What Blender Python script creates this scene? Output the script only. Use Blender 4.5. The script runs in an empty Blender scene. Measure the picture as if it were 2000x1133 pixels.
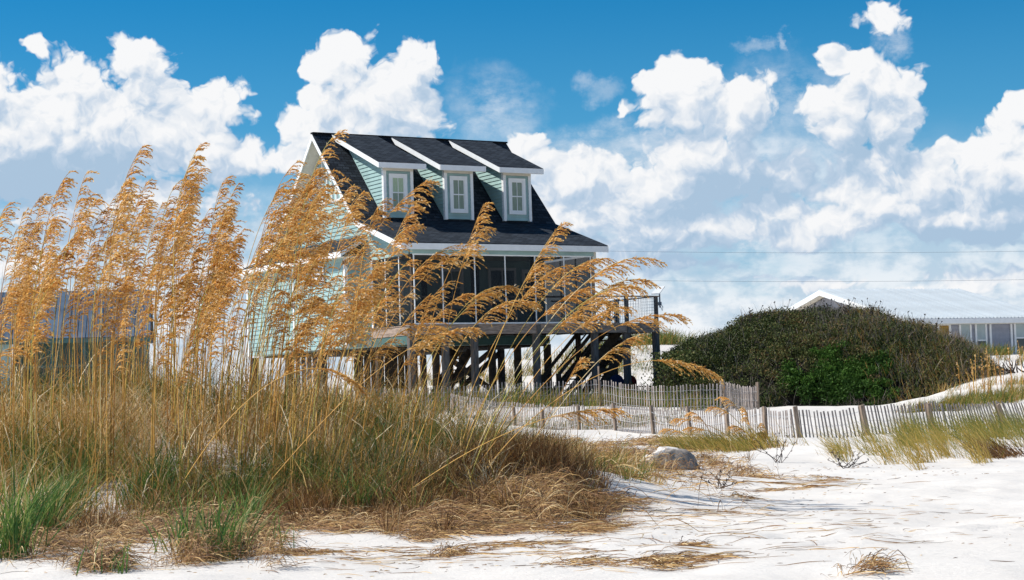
import bpy, math, random
import numpy as np
from mathutils import Matrix, Vector
random.seed(7); RNG = np.random.default_rng(11)
S = bpy.context.scene; COL = S.collection
R = math.radians
# ------------------------------------------------------------------ camera (at the origin; z = 0 is the photographer's eye level)
FPX, PITCH, ROLL = 3600.0, R(3.286), R(1.786)
cam = bpy.data.cameras.new('camera'); co = bpy.data.objects.new('camera', cam); COL.objects.link(co); S.camera = co
cam.sensor_width = 36; cam.lens = 36*FPX/2000; cam.clip_start = .1; cam.clip_end = 20000
Fw = Vector((0, math.cos(PITCH), math.sin(PITCH))); U0 = Vector((0, -math.sin(PITCH), math.cos(PITCH))); R0 = Vector((1, 0, 0))
Rc = R0*math.cos(ROLL) - U0*math.sin(ROLL); Uc = R0*math.sin(ROLL) + U0*math.cos(ROLL)
co.matrix_world = Matrix(((Rc.x, Uc.x, -Fw.x, 0), (Rc.y, Uc.y, -Fw.y, 0), (Rc.z, Uc.z, -Fw.z, 0), (0, 0, 0, 1)))
def ray(px, py):
    u0 = (px-1000)*math.cos(ROLL) - (py-566.5)*math.sin(ROLL); v0 = (px-1000)*math.sin(ROLL) + (py-566.5)*math.cos(ROLL)
    y = FPX*math.cos(PITCH) + v0*math.sin(PITCH); z = FPX*math.sin(PITCH) - v0*math.cos(PITCH)
    return np.array([u0/y, 1.0, z/y])
def at(px, py, d): return ray(px, py)*d
# ------------------------------------------------------------------ light
SUN_EL, SUN_AZ = R(48), R(-84)            # azimuth from +Y towards +X : the sun stands to the left, a little behind the house
sl = bpy.data.lights.new('sun', 'SUN'); so = bpy.data.objects.new('sun', sl); COL.objects.link(so)
sl.energy = 4.6; sl.angle = R(.55); sl.color = (1, .955, .88)
sd = Vector((math.sin(SUN_AZ)*math.cos(SUN_EL), math.cos(SUN_AZ)*math.cos(SUN_EL), math.sin(SUN_EL)))
so.rotation_euler = sd.to_track_quat('Z', 'Y').to_euler()
S.view_settings.view_transform = 'Standard'; S.view_settings.look = 'None'; S.view_settings.gamma = 1; S.view_settings.exposure = .35
S.view_settings.use_curve_mapping = False
S.render.engine = 'CYCLES'
S.cycles.max_bounces = 6; S.cycles.diffuse_bounces = 3; S.cycles.transparent_max_bounces = 12; S.cycles.transmission_bounces = 4

# node helper: tiny expression language over math nodes
class NT:
    def __init__(s, nt): s.nt = nt
    def n(s, t, **k):
        x = s.nt.nodes.new(t)
        for a, b in k.items(): setattr(x, a, b)
        return x
    def put(s, sock, v):
        if v is None: return
        if hasattr(v, 'links') or isinstance(v, bpy.types.NodeSocket): s.nt.links.new(v, sock)
        else: sock.default_value = v
    def m(s, op, a, b=None, c=None, clamp=False):
        x = s.n('ShaderNodeMath', operation=op, use_clamp=clamp)
        for i, v in enumerate((a, b, c)): s.put(x.inputs[i], v)
        return x.outputs[0]
    def vm(s, op, a, b=None, out=0):
        x = s.n('ShaderNodeVectorMath', operation=op); s.put(x.inputs[0], a)
        if b is not None: s.put(x.inputs[1], b)
        return x.outputs[out]
    def mix(s, f, a, b, mode='MIX'):
        x = s.n('ShaderNodeMix', data_type='RGBA', blend_type=mode); s.put(x.inputs[0], f); s.put(x.inputs[6], a); s.put(x.inputs[7], b); return x.outputs[2]
    def noise(s, vec, scale, detail=4, rough=.55, dim='3D', lac=2.0):
        x = s.n('ShaderNodeTexNoise', noise_dimensions=dim); s.put(x.inputs['Vector'], vec)
        x.inputs['Scale'].default_value = scale; x.inputs['Detail'].default_value = detail; x.inputs['Roughness'].default_value = rough; x.inputs['Lacunarity'].default_value = lac
        return x.outputs[0]
    def ss(s, v, a, b):
        x = s.n('ShaderNodeMapRange', interpolation_type='SMOOTHSTEP'); s.put(x.inputs[0], v); x.inputs[1].default_value = a; x.inputs[2].default_value = b; return x.outputs[0]
    def comb(s, x, y, z=0.0):
        c = s.n('ShaderNodeCombineXYZ'); s.put(c.inputs[0], x); s.put(c.inputs[1], y); s.put(c.inputs[2], z); return c.outputs[0]

# ------------------------------------------------------------------ sky
W = bpy.data.worlds.new('World'); S.world = W; W.use_nodes = True; W.node_tree.nodes.clear()
w = NT(W.node_tree)
tc = w.n('ShaderNodeTexCoord').outputs['Generated']
sep = w.n('ShaderNodeSeparateXYZ'); w.put(sep.inputs[0], tc)
az = w.m('ARCTAN2', sep.outputs[0], sep.outputs[1])
hor = w.m('SQRT', w.m('ADD', w.m('MULTIPLY', sep.outputs[0], sep.outputs[0]), w.m('MULTIPLY', sep.outputs[1], sep.outputs[1])))
el = w.m('ARCTAN2', sep.outputs[2], hor)
A = w.comb(az, el)                                     # sky position: azimuth, elevation in radians
def ae(px, py):
    r = ray(px, py); return math.atan2(r[0], r[1]), math.atan2(r[2], math.hypot(r[0], r[1]))
# cumulus heaps: photo position, half width, half height, weight
HEAPS = [(-30,170,100,85,1),(66,90,30,30,.9),(150,165,100,70,1),(258,118,72,60,1),(290,185,72,75,1),(120,270,180,120,1.1),(320,270,110,90,1),
 (430,212,52,55,1),(400,300,110,80,1),(220,400,260,90,1.0),(490,290,60,50,.8),
 (690,105,72,62,1),(632,130,48,48,1),(808,135,72,62,1),(750,200,115,95,1.1),(618,195,50,45,.9),(680,280,160,75,1),(815,225,70,70,1),(570,300,90,45,.8),
 (1315,140,48,50,1),(1268,165,42,48,.95),(1335,210,105,75,1),(1425,195,52,50,.95),(1228,205,32,32,.8),(1350,300,130,85,1),(1450,280,50,90,.9),
 (1635,118,38,36,1),(1700,150,85,55,1),(1655,205,85,70,1),(1735,235,78,90,1),(1765,165,40,34,.95),(1690,320,110,60,.9),
 (2010,205,55,55,1),(1950,262,50,40,1),(1875,300,55,50,1),(2000,340,140,110,1.1),(1820,355,95,70,1),(1730,390,95,60,1),(1640,425,115,52,1),(1870,430,170,60,1),
 (1030,300,55,34,1),(1110,345,115,60,1),(1210,410,170,95,1),(1310,360,120,80,.9),(1545,345,60,42,.85),(1490,400,80,50,.8),(1130,500,160,80,.9),
 (1728,30,66,44,1),(1560,455,110,36,.9),(900,330,120,60,.6),(1330,520,200,40,.7),(1620,550,130,28,.7),(1900,545,130,36,.8),(60,520,190,45,.8),(420,520,150,40,.75),(330,600,220,40,.6),
 (240,260,230,110,1.1),(40,270,150,130,1.1),(465,305,100,50,.9),(700,265,165,75,1.1),(850,310,110,50,.8),(1240,370,220,75,1),(1440,330,110,80,.9),(1130,430,200,80,.95),(1760,410,250,60,.95),(1960,340,110,110,1.1),(1400,450,210,60,.8),(1640,260,60,60,.9),(1330,160,90,60,1.0),(1560,400,90,50,.7),(1170,330,130,60,.9),(1290,440,240,70,.9),(1500,330,120,70,.75),(1420,230,100,90,1),(1640,370,120,60,.85),(1080,420,110,90,.9),(1950,430,120,60,.9),(1450,540,160,26,.55),(1750,580,160,22,.5),(1200,580,130,26,.5)]
def grp(name):
    g = bpy.data.node_groups.new(name, 'ShaderNodeTree')
    g.interface.new_socket('P', in_out='INPUT', socket_type='NodeSocketVector'); g.interface.new_socket('D', in_out='OUTPUT', socket_type='NodeSocketFloat')
    n = NT(g); return g, n, n.n('NodeGroupInput').outputs[0], n.n('NodeGroupOutput')
def heap_group():
    g, n, gi, go = grp('cloud_heaps'); acc = None
    for (px, py, rx, ry, wt) in HEAPS:
        a, e = ae(px, py)
        q = n.vm('MULTIPLY', n.vm('SUBTRACT', gi, (a, e, 0)), (FPX/rx/1.30, FPX/ry/1.30, 0))
        v = n.m('MULTIPLY_ADD', n.vm('LENGTH', q, out=1), -1.0, wt+.08)
        acc = v if acc is None else n.m('SMOOTH_MAX', acc, v, .10)
    gen = n.m('MULTIPLY_ADD', n.noise(n.vm('MULTIPLY', gi, (1, 1.7, 1)), 4.2, 2, .5), 4.2, -2.15)
    s2 = n.n('ShaderNodeSeparateXYZ'); n.put(s2.inputs[0], gi)
    outm = n.m('MAXIMUM', n.ss(n.m('ABSOLUTE', s2.outputs[0]), .285, .36), n.ss(s2.outputs[1], .235, .30))
    gen = n.m('ADD', gen, n.m('MULTIPLY', n.ss(s2.outputs[1], .25, .8), -.9))
    n.put(go.inputs[0], n.m('ADD', n.m('MULTIPLY', acc, n.m('SUBTRACT', 1.0, outm)), n.m('MULTIPLY', n.m('MAXIMUM', gen, -2.0), outm)))
    return g
def relief_group():
    g, n, gi, go = grp('cloud_relief')
    vo = n.n('ShaderNodeTexVoronoi', feature='F1', distance='EUCLIDEAN'); n.put(vo.inputs['Vector'], gi)
    vo.inputs['Scale'].default_value = 30; vo.inputs['Detail'].default_value = 3.6; vo.inputs['Roughness'].default_value = .60; vo.inputs['Lacunarity'].default_value = 2.2
    n.put(go.inputs[0], n.m('ADD', n.m('MULTIPLY', n.m('SUBTRACT', .42, vo.outputs['Distance']), .50), n.m('MULTIPLY', n.m('SUBTRACT', n.noise(gi, 60, 5, .60), .5), .36)))
    return g
wx = w.m('SUBTRACT', w.noise(A, 22, 4, .6), .5); wy = w.m('SUBTRACT', w.noise(w.vm('ADD', A, (5, 3, 1)), 22, 4, .6), .5)
AW = w.vm('ADD', A, w.comb(w.m('MULTIPLY', wx, .036), w.m('MULTIPLY', wy, .028)))
HG, RG = heap_group(), relief_group()
def field(g, p):
    x = w.n('ShaderNodeGroup'); x.node_tree = g; w.put(x.inputs[0], p); return x.outputs[0]
H0 = field(HG, AW); H1 = field(HG, w.vm('ADD', AW, (-.008, .015, 0))); R0_ = field(RG, AW); R1_ = field(RG, w.vm('ADD', AW, (-.0026, .0042, 0)))
D0 = w.m('ADD', H0, R0_)
alpha = w.ss(D0, -.02, .16)
edge = w.m('SUBTRACT', R0_, R1_); big = w.m('MAXIMUM', w.m('MINIMUM', w.m('SUBTRACT', H0, H1), .4), -.25)
lit = w.m('ADD', w.m('MULTIPLY_ADD', edge, 1.55, .50), w.m('MULTIPLY', big, .95))
soft = w.noise(w.vm('MULTIPLY', A, (1, 1.5, 1)), 12, 5, .6)
lit = w.m('ADD', lit, w.m('MULTIPLY', w.m('SUBTRACT', soft, .5), .85))
lit = w.m('ADD', lit, w.m('MULTIPLY', w.ss(el, .10, .22), .16))
low = w.ss(el, .12, .04); lit = w.m('SUBTRACT', lit, w.m('MULTIPLY', low, .18))
SHADES = [(1480,350,130,50,.6),(1900,480,220,40,1.0),(1640,330,120,50,.55),(1350,400,150,70,.3),(720,255,140,50,.3),(60,350,200,60,.8),(300,450,260,50,.6),(1530,250,80,60,.4),(1200,290,160,40,.25),(1480,520,160,30,.4),(1690,270,70,40,.25),(1330,270,90,40,.25),(150,240,150,50,.25),(620,300,80,30,.35)]
for (px, py, rx, ry, s_) in SHADES:
    a, e = ae(px, py)
    q = w.vm('MULTIPLY', w.vm('SUBTRACT', A, (a, e, 0)), (FPX/rx, FPX/ry, 0))
    lit = w.m('SUBTRACT', lit, w.m('MULTIPLY', w.ss(w.vm('LENGTH', q, out=1), 1.6, .0), s_*.75))
litc = w.m('MINIMUM', w.m('MAXIMUM', lit, 0.0), 1.0)
cr = w.n('ShaderNodeValToRGB'); w.put(cr.inputs[0], litc); cr.color_ramp.interpolation = 'LINEAR'
c0 = cr.color_ramp.elements[0]; c0.color = (.32, .435, .565, 1); c0.position = 0
c1 = cr.color_ramp.elements[1]; c1.color = (.735, .74, .75, 1); c1.position = .84
for p_, c_ in ((.30, (.42, .51, .62, 1)), (.58, (.62, .655, .70, 1))): c2 = cr.color_ramp.elements.new(p_); c2.color = c_
sky = w.n('ShaderNodeTexSky', sky_type='NISHITA', sun_disc=False); sky.sun_elevation = SUN_EL; sky.sun_rotation = SUN_AZ
sky.altitude = 0; sky.air_density = 1.0; sky.dust_density = .3; sky.ozone_density = 2.5
K = .10
skyc = w.mix(1.0, sky.outputs[0], (.050, .52, .78, 1), 'MULTIPLY')
skyc = w.mix(w.m('MULTIPLY', w.ss(el, .24, .06), .45), skyc, (.20/K, .42/K, .61/K, 1))
# thin sheets and low banks of pale cloud
hz = w.m('MULTIPLY', w.ss(el, .150, .035), w.ss(w.noise(w.vm('MULTIPLY', A, (1, 2.6, 1)), 9, 6, .6), .14, .48))
sheet = None
wv_ = w.vm('ADD', A, w.comb(w.m('MULTIPLY', w.m('SUBTRACT', w.noise(A, 30, 5, .65), .5), .05), w.m('MULTIPLY', w.m('SUBTRACT', w.noise(w.vm('ADD', A, (3, 1, 2)), 30, 5, .65), .5), .04)))
for (px, py, rx, ry, s_) in [(1250,300,330,60,.75),(1540,200,150,80,.4),(1520,320,140,90,.75),(1560,380,220,90,.7),(960,215,90,70,.55),(1300,480,420,110,.9),(1800,520,400,90,.8),(300,500,600,130,.9),(1170,170,40,26,.4),(1490,85,40,18,.4),(1545,90,14,20,.5),(1740,78,36,26,.5)]:
    a, e = ae(px, py); q = w.vm('MULTIPLY', w.vm('SUBTRACT', wv_, (a, e, 0)), (FPX/rx, FPX/ry, 0)); v = w.m('MULTIPLY', w.ss(w.vm('LENGTH', q, out=1), 1.45, .25), s_); sheet = v if sheet is None else w.m('MAXIMUM', sheet, v)
sn = w.ss(w.noise(w.vm('MULTIPLY', A, (1, 1.7, 1)), 20, 7, .66), .30, .56)
hz = w.m('MAXIMUM', hz, w.m('MULTIPLY', sheet, sn))
cloudc = w.vm('SCALE', cr.outputs[0]); cloudc.node.inputs['Scale'].default_value = 1/K
hn = w.m('ADD', w.noise(w.vm('MULTIPLY', A, (1, 2.0, 1)), 24, 7, .62), w.m('MULTIPLY', edge, .35))
hazec = w.mix(w.ss(hn, .36, .62), (.46/K, .545/K, .635/K, 1), (.74/K, .75/K, .77/K, 1))
colr = w.mix(w.m('MULTIPLY', hz, .93), skyc, hazec)
colr = w.mix(alpha, colr, cloudc)
bg = w.n('ShaderNodeBackground'); w.put(bg.inputs[0], colr); bg.inputs[1].default_value = K
w.put(w.n('ShaderNodeOutputWorld').inputs[0], bg.outputs[0])
W.cycles.sampling_method = 'MANUAL'; W.cycles.sample_map_resolution = 512

# ------------------------------------------------------------------ materials
MATS = {}
def pmat(name, col, rough=.7, spec=.3, var=.12, scale=6.0, bump=0.0, bscale=60, metal=0.0, stretch=(1,1,1), transl=0.0, coord='Object'):
    m = bpy.data.materials.new(name); m.use_nodes = True; t = NT(m.node_tree); m.node_tree.nodes.clear()
    o = t.n('ShaderNodeOutputMaterial'); b = t.n('ShaderNodeBsdfPrincipled')
    tcn = t.n('ShaderNodeTexCoord').outputs[coord]; v = t.vm('MULTIPLY', tcn, stretch)
    f = t.noise(v, scale, 5, .6)
    hi = tuple(min(1, c*(1+var)) for c in col)+(1,); lo = tuple(c*(1-var*1.6) for c in col)+(1,)
    c = t.mix(t.ss(f, .3, .7), lo, hi)
    rv = {'silvered_slat': .55, 'teal_paint': .10, 'fence_post_timber': .3, 'weathered_timber': .25, 'pale_metal_roof': .10, 'grey_siding_paint': .08}.get(name)
    if rv:
        oi = t.n('ShaderNodeObjectInfo').outputs['Random']; sc_ = t.vm('SCALE', c); t.put(sc_.node.inputs['Scale'], t.m('MULTIPLY_ADD', oi, rv, 1-rv*.5)); c = sc_
    t.put(b.inputs['Base Color'], c); b.inputs['Roughness'].default_value = rough; b.inputs['Metallic'].default_value = metal
    b.inputs['Specular IOR Level'].default_value = spec
    if bump:
        bn = t.n('ShaderNodeBump'); bn.inputs['Strength'].default_value = bump; bn.inputs['Distance'].default_value = .01
        t.put(bn.inputs['Height'], t.noise(v, bscale, 4, .6)); t.put(b.inputs['Normal'], bn.outputs[0])
    out = b.outputs[0]
    if transl:
        tr = t.n('ShaderNodeBsdfTranslucent'); t.put(tr.inputs[0], c); mx = t.n('ShaderNodeMixShader'); mx.inputs[0].default_value = transl
        t.put(mx.inputs[1], out); t.put(mx.inputs[2], tr.outputs[0]); out = mx.outputs[0]
    t.put(o.inputs[0], out); MATS[name] = m; return m
def tintmat(name, stops, rough=.6, transl=.3, spec=.25):
    """colour picked per blade / leaf by the mesh's own 'tint' value"""
    m = bpy.data.materials.new(name); m.use_nodes = True; t = NT(m.node_tree); m.node_tree.nodes.clear()
    o = t.n('ShaderNodeOutputMaterial'); b = t.n('ShaderNodeBsdfPrincipled')
    at_ = t.n('ShaderNodeAttribute', attribute_name='tint'); r = t.n('ShaderNodeValToRGB'); t.put(r.inputs[0], at_.outputs['Fac'])
    e = r.color_ramp.elements; e[0].position = stops[0][0]; e[0].color = (*stops[0][1], 1); e[1].position = stops[-1][0]; e[1].color = (*stops[-1][1], 1)
    for p, c in stops[1:-1]: x = e.new(p); x.color = (*c, 1)
    t.put(b.inputs['Base Color'], r.outputs[0]); b.inputs['Roughness'].default_value = rough; b.inputs['Specular IOR Level'].default_value = spec
    tr = t.n('ShaderNodeBsdfTranslucent'); t.put(tr.inputs[0], r.outputs[0]); mx = t.n('ShaderNodeMixShader'); mx.inputs[0].default_value = transl
    t.put(mx.inputs[1], b.outputs[0]); t.put(mx.inputs[2], tr.outputs[0]); t.put(o.inputs[0], mx.outputs[0]); MATS[name] = m; return m
M_teal = pmat('teal_paint', (.31, .45, .435), .6, .3, .07, 2.2, .1, 90, stretch=(1, 1, .35))
M_white = pmat('white_paint', (.80, .80, .79), .5, .4, .03, 4)
M_cream = pmat('cream_paint', (.70, .66, .56), .6, .3, .05, 4)
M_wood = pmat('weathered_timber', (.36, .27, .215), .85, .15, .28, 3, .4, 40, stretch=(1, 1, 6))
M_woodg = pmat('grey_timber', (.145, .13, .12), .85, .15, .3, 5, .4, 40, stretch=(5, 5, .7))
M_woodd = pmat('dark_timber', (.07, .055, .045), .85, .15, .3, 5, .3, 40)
M_slat = pmat('silvered_slat', (.36, .31, .285), .9, .1, .35, 7, .3, 80, stretch=(8, 8, 1))
M_post = pmat('fence_post_timber', (.31, .235, .18), .9, .1, .3, 5, .3, 60, stretch=(6, 6, .8))
M_wire = pmat('galvanised_wire', (.55, .55, .56), .5, .5, .1, 5)
M_glass = pmat('window_glass', (.03, .045, .045), .08, .6, .1, 1)
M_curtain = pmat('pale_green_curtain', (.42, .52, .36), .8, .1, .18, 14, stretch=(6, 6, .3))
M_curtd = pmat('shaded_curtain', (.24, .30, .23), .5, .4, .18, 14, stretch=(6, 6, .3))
M_blue = pmat('navy_canvas', (.02, .035, .10), .8, .2, .2, 8)
M_red = pmat('red_canvas', (.28, .02, .02), .8, .2, .2, 8)
M_gwall = pmat('grey_siding_paint', (.30, .31, .36), .6, .3, .05, 4)
M_metalw = pmat('pale_metal_roof', (.52, .56, .585), .45, .5, .05, .6, stretch=(1, 1, 1))
M_metalb = pmat('blue_grey_metal_roof', (.085, .125, .175), .5, .5, .22, .5)
M_dgreen = pmat('dark_green_paint', (.07, .15, .14), .6, .3, .1, 3)
M_blind = pmat('window_blind', (.40, .46, .46), .7, .2, .05, 3)
M_gold = pmat('ochre_door_panel', (.35, .2, .03), .5, .4, .2, 5)
M_cable = pmat('cable_rubber', (.16, .19, .23), .6, .2, .1, 5)
M_root = pmat('dead_root_bark', (.09, .07, .06), .9, .1, .4, 20, .5, 50)
# shingles
def shingle():
    m = bpy.data.materials.new('asphalt_shingle'); m.use_nodes = True; t = NT(m.node_tree); m.node_tree.nodes.clear()
    o = t.n('ShaderNodeOutputMaterial'); b = t.n('ShaderNodeBsdfPrincipled'); uv = t.n('ShaderNodeTexCoord').outputs['UV']
    br = t.n('ShaderNodeTexBrick'); t.put(br.inputs['Vector'], uv); br.inputs['Scale'].default_value = 1; br.inputs['Brick Width'].default_value = .26; br.inputs['Row Height'].default_value = .145
    br.inputs['Mortar Size'].default_value = .012; br.inputs['Color1'].default_value = (.011, .016, .024, 1); br.inputs['Color2'].default_value = (.042, .053, .068, 1); br.inputs['Mortar'].default_value = (.006, .007, .010, 1)
    c = t.mix(.35, br.outputs[0], t.mix(t.noise(uv, 40, 3), (.3, .3, .3, 1), (1.5, 1.5, 1.5, 1)), 'MULTIPLY')
    t.put(b.inputs['Base Color'], c); b.inputs['Roughness'].default_value = .9; b.inputs['Specular IOR Level'].default_value = .2
    bn = t.n('ShaderNodeBump'); bn.inputs['Strength'].default_value = .8; bn.inputs['Distance'].default_value = .02; t.put(bn.inputs['Height'], br.outputs['Fac']); bn.invert = True
    t.put(b.inputs['Normal'], bn.outputs[0]); t.put(o.inputs[0], b.outputs[0]); return m
M_shingle = shingle()
def screen_mat():
    m = bpy.data.materials.new('insect_screen'); m.use_nodes = True; t = NT(m.node_tree); m.node_tree.nodes.clear()
    o = t.n('ShaderNodeOutputMaterial'); d = t.n('ShaderNodeBsdfDiffuse'); d.inputs[0].default_value = (.02, .025, .03, 1); tr = t.n('ShaderNodeBsdfTransparent'); mx = t.n('ShaderNodeMixShader')
    mx.inputs[0].default_value = .72; t.put(mx.inputs[1], tr.outputs[0]); t.put(mx.inputs[2], d.outputs[0]); t.put(o.inputs[0], mx.outputs[0]); return m
M_screen = screen_mat()
def sand_mat():
    m = bpy.data.materials.new('white_sand'); m.use_nodes = True; t = NT(m.node_tree); m.node_tree.nodes.clear()
    o = t.n('ShaderNodeOutputMaterial'); b = t.n('ShaderNodeBsdfPrincipled'); p = t.n('ShaderNodeTexCoord').outputs['Object']
    f1 = t.noise(p, .8, 5, .6); f2 = t.noise(t.vm('MULTIPLY', p, (1, 2.5, 1)), 7, 6, .65); f3 = t.noise(p, 90, 3, .6)
    c = t.mix(t.ss(f1, .3, .7), (.66, .615, .565, 1), (.73, .685, .63, 1))
    c = t.mix(t.m('MULTIPLY', t.ss(f2, .56, .74), .30), c, (.60, .54, .48, 1))
    c = t.mix(t.m('MULTIPLY', t.ss(f3, .62, .75), .35), c, (.50, .44, .38, 1))
    t.put(b.inputs['Base Color'], c); b.inputs['Roughness'].default_value = .95; b.inputs['Specular IOR Level'].default_value = .1
    h = t.m('ADD', t.m('MULTIPLY', f2, .9), t.m('MULTIPLY', t.noise(p, 35, 5, .7), .25))
    bn = t.n('ShaderNodeBump'); bn.inputs['Strength'].default_value = .45; bn.inputs['Distance'].default_value = .045; t.put(bn.inputs['Height'], h)
    t.put(b.inputs['Normal'], bn.outputs[0]); t.put(o.inputs[0], b.outputs[0]); return m
M_sand = sand_mat()
G = (.12, .21, .03); GD = (.05, .10, .02); OL = (.33, .26, .055); TN = (.68, .44, .14); BR = (.42, .21, .055); ST = (.90, .76, .50)
M_grass = tintmat('dune_grass_blades', [(0, GD), (.16, G), (.32, OL), (.5, BR), (.72, TN), (1, ST)], transl=.15)
M_green = tintmat('fresh_green_blades', [(0, (.04, .10, .03)), (.45, (.09, .19, .04)), (.7, (.19, .27, .05)), (.85, (.42, .38, .13)), (1, (.55, .42, .2))])
M_dead = tintmat('dead_brown_grass', [(0, (.07, .036, .018)), (.45, (.25, .12, .042)), (.8, (.56, .34, .12)), (1, (.80, .60, .32))], transl=.12)
M_gold2 = tintmat('golden_bank_grass', [(0, (.10, .16, .03)), (.4, (.34, .29, .06)), (.7, (.60, .38, .09)), (1, (.75, .56, .24))])
M_stem = tintmat('oat_stem', [(0, (.40, .18, .04)), (.45, (.70, .40, .10)), (.8, (.46, .42, .10)), (1, (.78, .62, .34))], transl=.15)
M_head = tintmat('oat_seed', [(0, (.38, .17, .04)), (.38, (.78, .41, .09)), (.72, (.92, .60, .20)), (1, (.96, .84, .62))], transl=.45, spec=.5)
M_leaf = tintmat('scrub_leaves', [(0, (.022, .030, .010)), (.45, (.065, .090, .024)), (.85, (.15, .15, .05)), (1, (.20, .12, .05))], transl=.18, spec=.15)
M_vine = tintmat('vine_leaves', [(0, (.028, .065, .012)), (1, (.08, .165, .026))], transl=.25, spec=.15)
M_twig = tintmat('scrub_twigs', [(0, (.09, .065, .05)), (.6, (.24, .20, .17)), (1, (.40, .33, .27))], transl=.0)

# ------------------------------------------------------------------ object helpers
def link(o, parent=None): COL.objects.link(o); o.parent = parent; return o
def tag(o, label=None, cat=None, group=None, kind=None):
    for k, v in (('label', label), ('category', cat), ('group', group), ('kind', kind)):
        if v: o[k] = v
    return o
def empty(name, loc, rz, label, cat, group=None):
    o = bpy.data.objects.new(name, None); o.location = loc; o.rotation_euler = (0, 0, rz); o.empty_display_size = .2; link(o); return tag(o, label, cat, group)
class MB:
    def __init__(s): s.v = []; s.f = []; s.uv = {}
    def quad(s, pts, uvs=None):
        i = len(s.v); s.v += [tuple(p) for p in pts]; s.f.append(tuple(range(i, i+len(pts))))
        if uvs: s.uv[len(s.f)-1] = uvs
        return s
    def box(s, a, b):
        (x0, y0, z0), (x1, y1, z1) = a, b
        if x0 > x1: x0, x1 = x1, x0
        if y0 > y1: y0, y1 = y1, y0
        if z0 > z1: z0, z1 = z1, z0
        i = len(s.v); s.v += [(x0,y0,z0),(x1,y0,z0),(x1,y1,z0),(x0,y1,z0),(x0,y0,z1),(x1,y0,z1),(x1,y1,z1),(x0,y1,z1)]
        s.f += [tuple(i+k for k in q) for q in ((0,3,2,1),(4,5,6,7),(0,1,5,4),(1,2,6,5),(2,3,7,6),(3,0,4,7))]; return s
    def bar(s, a, b, wd, ht, up=(0, 0, 1)):
        a = Vector(a); b = Vector(b); d = (b-a).normalized(); sdv = d.cross(Vector(up))
        if sdv.length < 1e-4: sdv = d.cross(Vector((0, 1, 0)))
        sdv.normalize(); u = sdv.cross(d); i = len(s.v)
        for p in (a, b):
            for q, r_ in ((-1,-1),(1,-1),(1,1),(-1,1)): s.v.append(tuple(p+sdv*(q*wd/2)+u*(r_*ht/2)))
        s.f += [tuple(i+k for k in q) for q in ((0,1,2,3),(7,6,5,4),(0,4,5,1),(1,5,6,2),(2,6,7,3),(3,7,4,0))]; return s
    def prism(s, poly, axis_vec):
        n = len(poly); i = len(s.v); a = Vector(axis_vec)
        s.v += [tuple(p) for p in poly]+[tuple(Vector(p)+a) for p in poly]
        s.f.append(tuple(range(i+n-1, i-1, -1))); s.f.append(tuple(range(i+n, i+2*n)))
        for k in range(n): s.f.append((i+k, i+(k+1) % n, i+n+(k+1) % n, i+n+k))
        return s
    def tube(s, pts, rad, n=6):
        i = len(s.v); pts = [Vector(p) for p in pts]
        for k, p in enumerate(pts):
            d = (pts[min(k+1, len(pts)-1)]-pts[max(k-1, 0)]).normalized(); a = d.cross(Vector((.3, .2, 1))).normalized(); b = d.cross(a)
            r = rad[k] if isinstance(rad, (list, tuple)) else rad
            for j in range(n): t = 2*math.pi*j/n; s.v.append(tuple(p+a*(r*math.cos(t))+b*(r*math.sin(t))))
        for k in range(len(pts)-1):
            for j in range(n): s.f.append((i+k*n+j, i+k*n+(j+1) % n, i+(k+1)*n+(j+1) % n, i+(k+1)*n+j))
        s.f.append(tuple(i+j for j in range(n))[::-1]); s.f.append(tuple(i+(len(pts)-1)*n+j for j in range(n))); return s
    def build(s, name, mat, parent=None, smooth=False):
        me = bpy.data.meshes.new(name); me.from_pydata(s.v, [], s.f); me.materials.append(mat)
        if s.uv:
            ul = me.uv_layers.new(name='UVMap')
            for fi, uvs in s.uv.items():
                for li, q in zip(me.polygons[fi].loop_indices, uvs): ul.data[li].uv = q
        if smooth:
            for p in me.polygons: p.use_smooth = True
        me.update(); return link(bpy.data.objects.new(name, me), parent)
def npmesh(name, V, quads=None, tris=None, tint=None, mat=None, parent=None, smooth=False):
    V = np.asarray(V, dtype=np.float32); me = bpy.data.meshes.new(name); me.vertices.add(len(V)); me.vertices.foreach_set('co', V.ravel())
    idx = []; ln = []
    if quads is not None and len(quads): idx.append(np.asarray(quads).ravel()); ln.append(np.full(len(quads), 4))
    if tris is not None and len(tris): idx.append(np.asarray(tris).ravel()); ln.append(np.full(len(tris), 3))
    idx = np.concatenate(idx).astype(np.int32); ln = np.concatenate(ln).astype(np.int32)
    me.loops.add(len(idx)); me.loops.foreach_set('vertex_index', idx); me.polygons.add(len(ln))
    me.polygons.foreach_set('loop_start', np.concatenate([[0], np.cumsum(ln)[:-1]]).astype(np.int32)); me.polygons.foreach_set('loop_total', ln)
    if smooth: me.polygons.foreach_set('use_smooth', np.ones(len(ln), dtype=bool))
    me.update(calc_edges=True)
    if tint is not None:
        at_ = me.attributes.new('tint', 'FLOAT', 'POINT'); at_.data.foreach_set('value', np.asarray(tint, dtype=np.float32))
    me.materials.append(mat); return link(bpy.data.objects.new(name, me), parent)
def copy_obj(o, parent): c = o.copy(); COL.objects.link(c); c.parent = parent; return c

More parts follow.
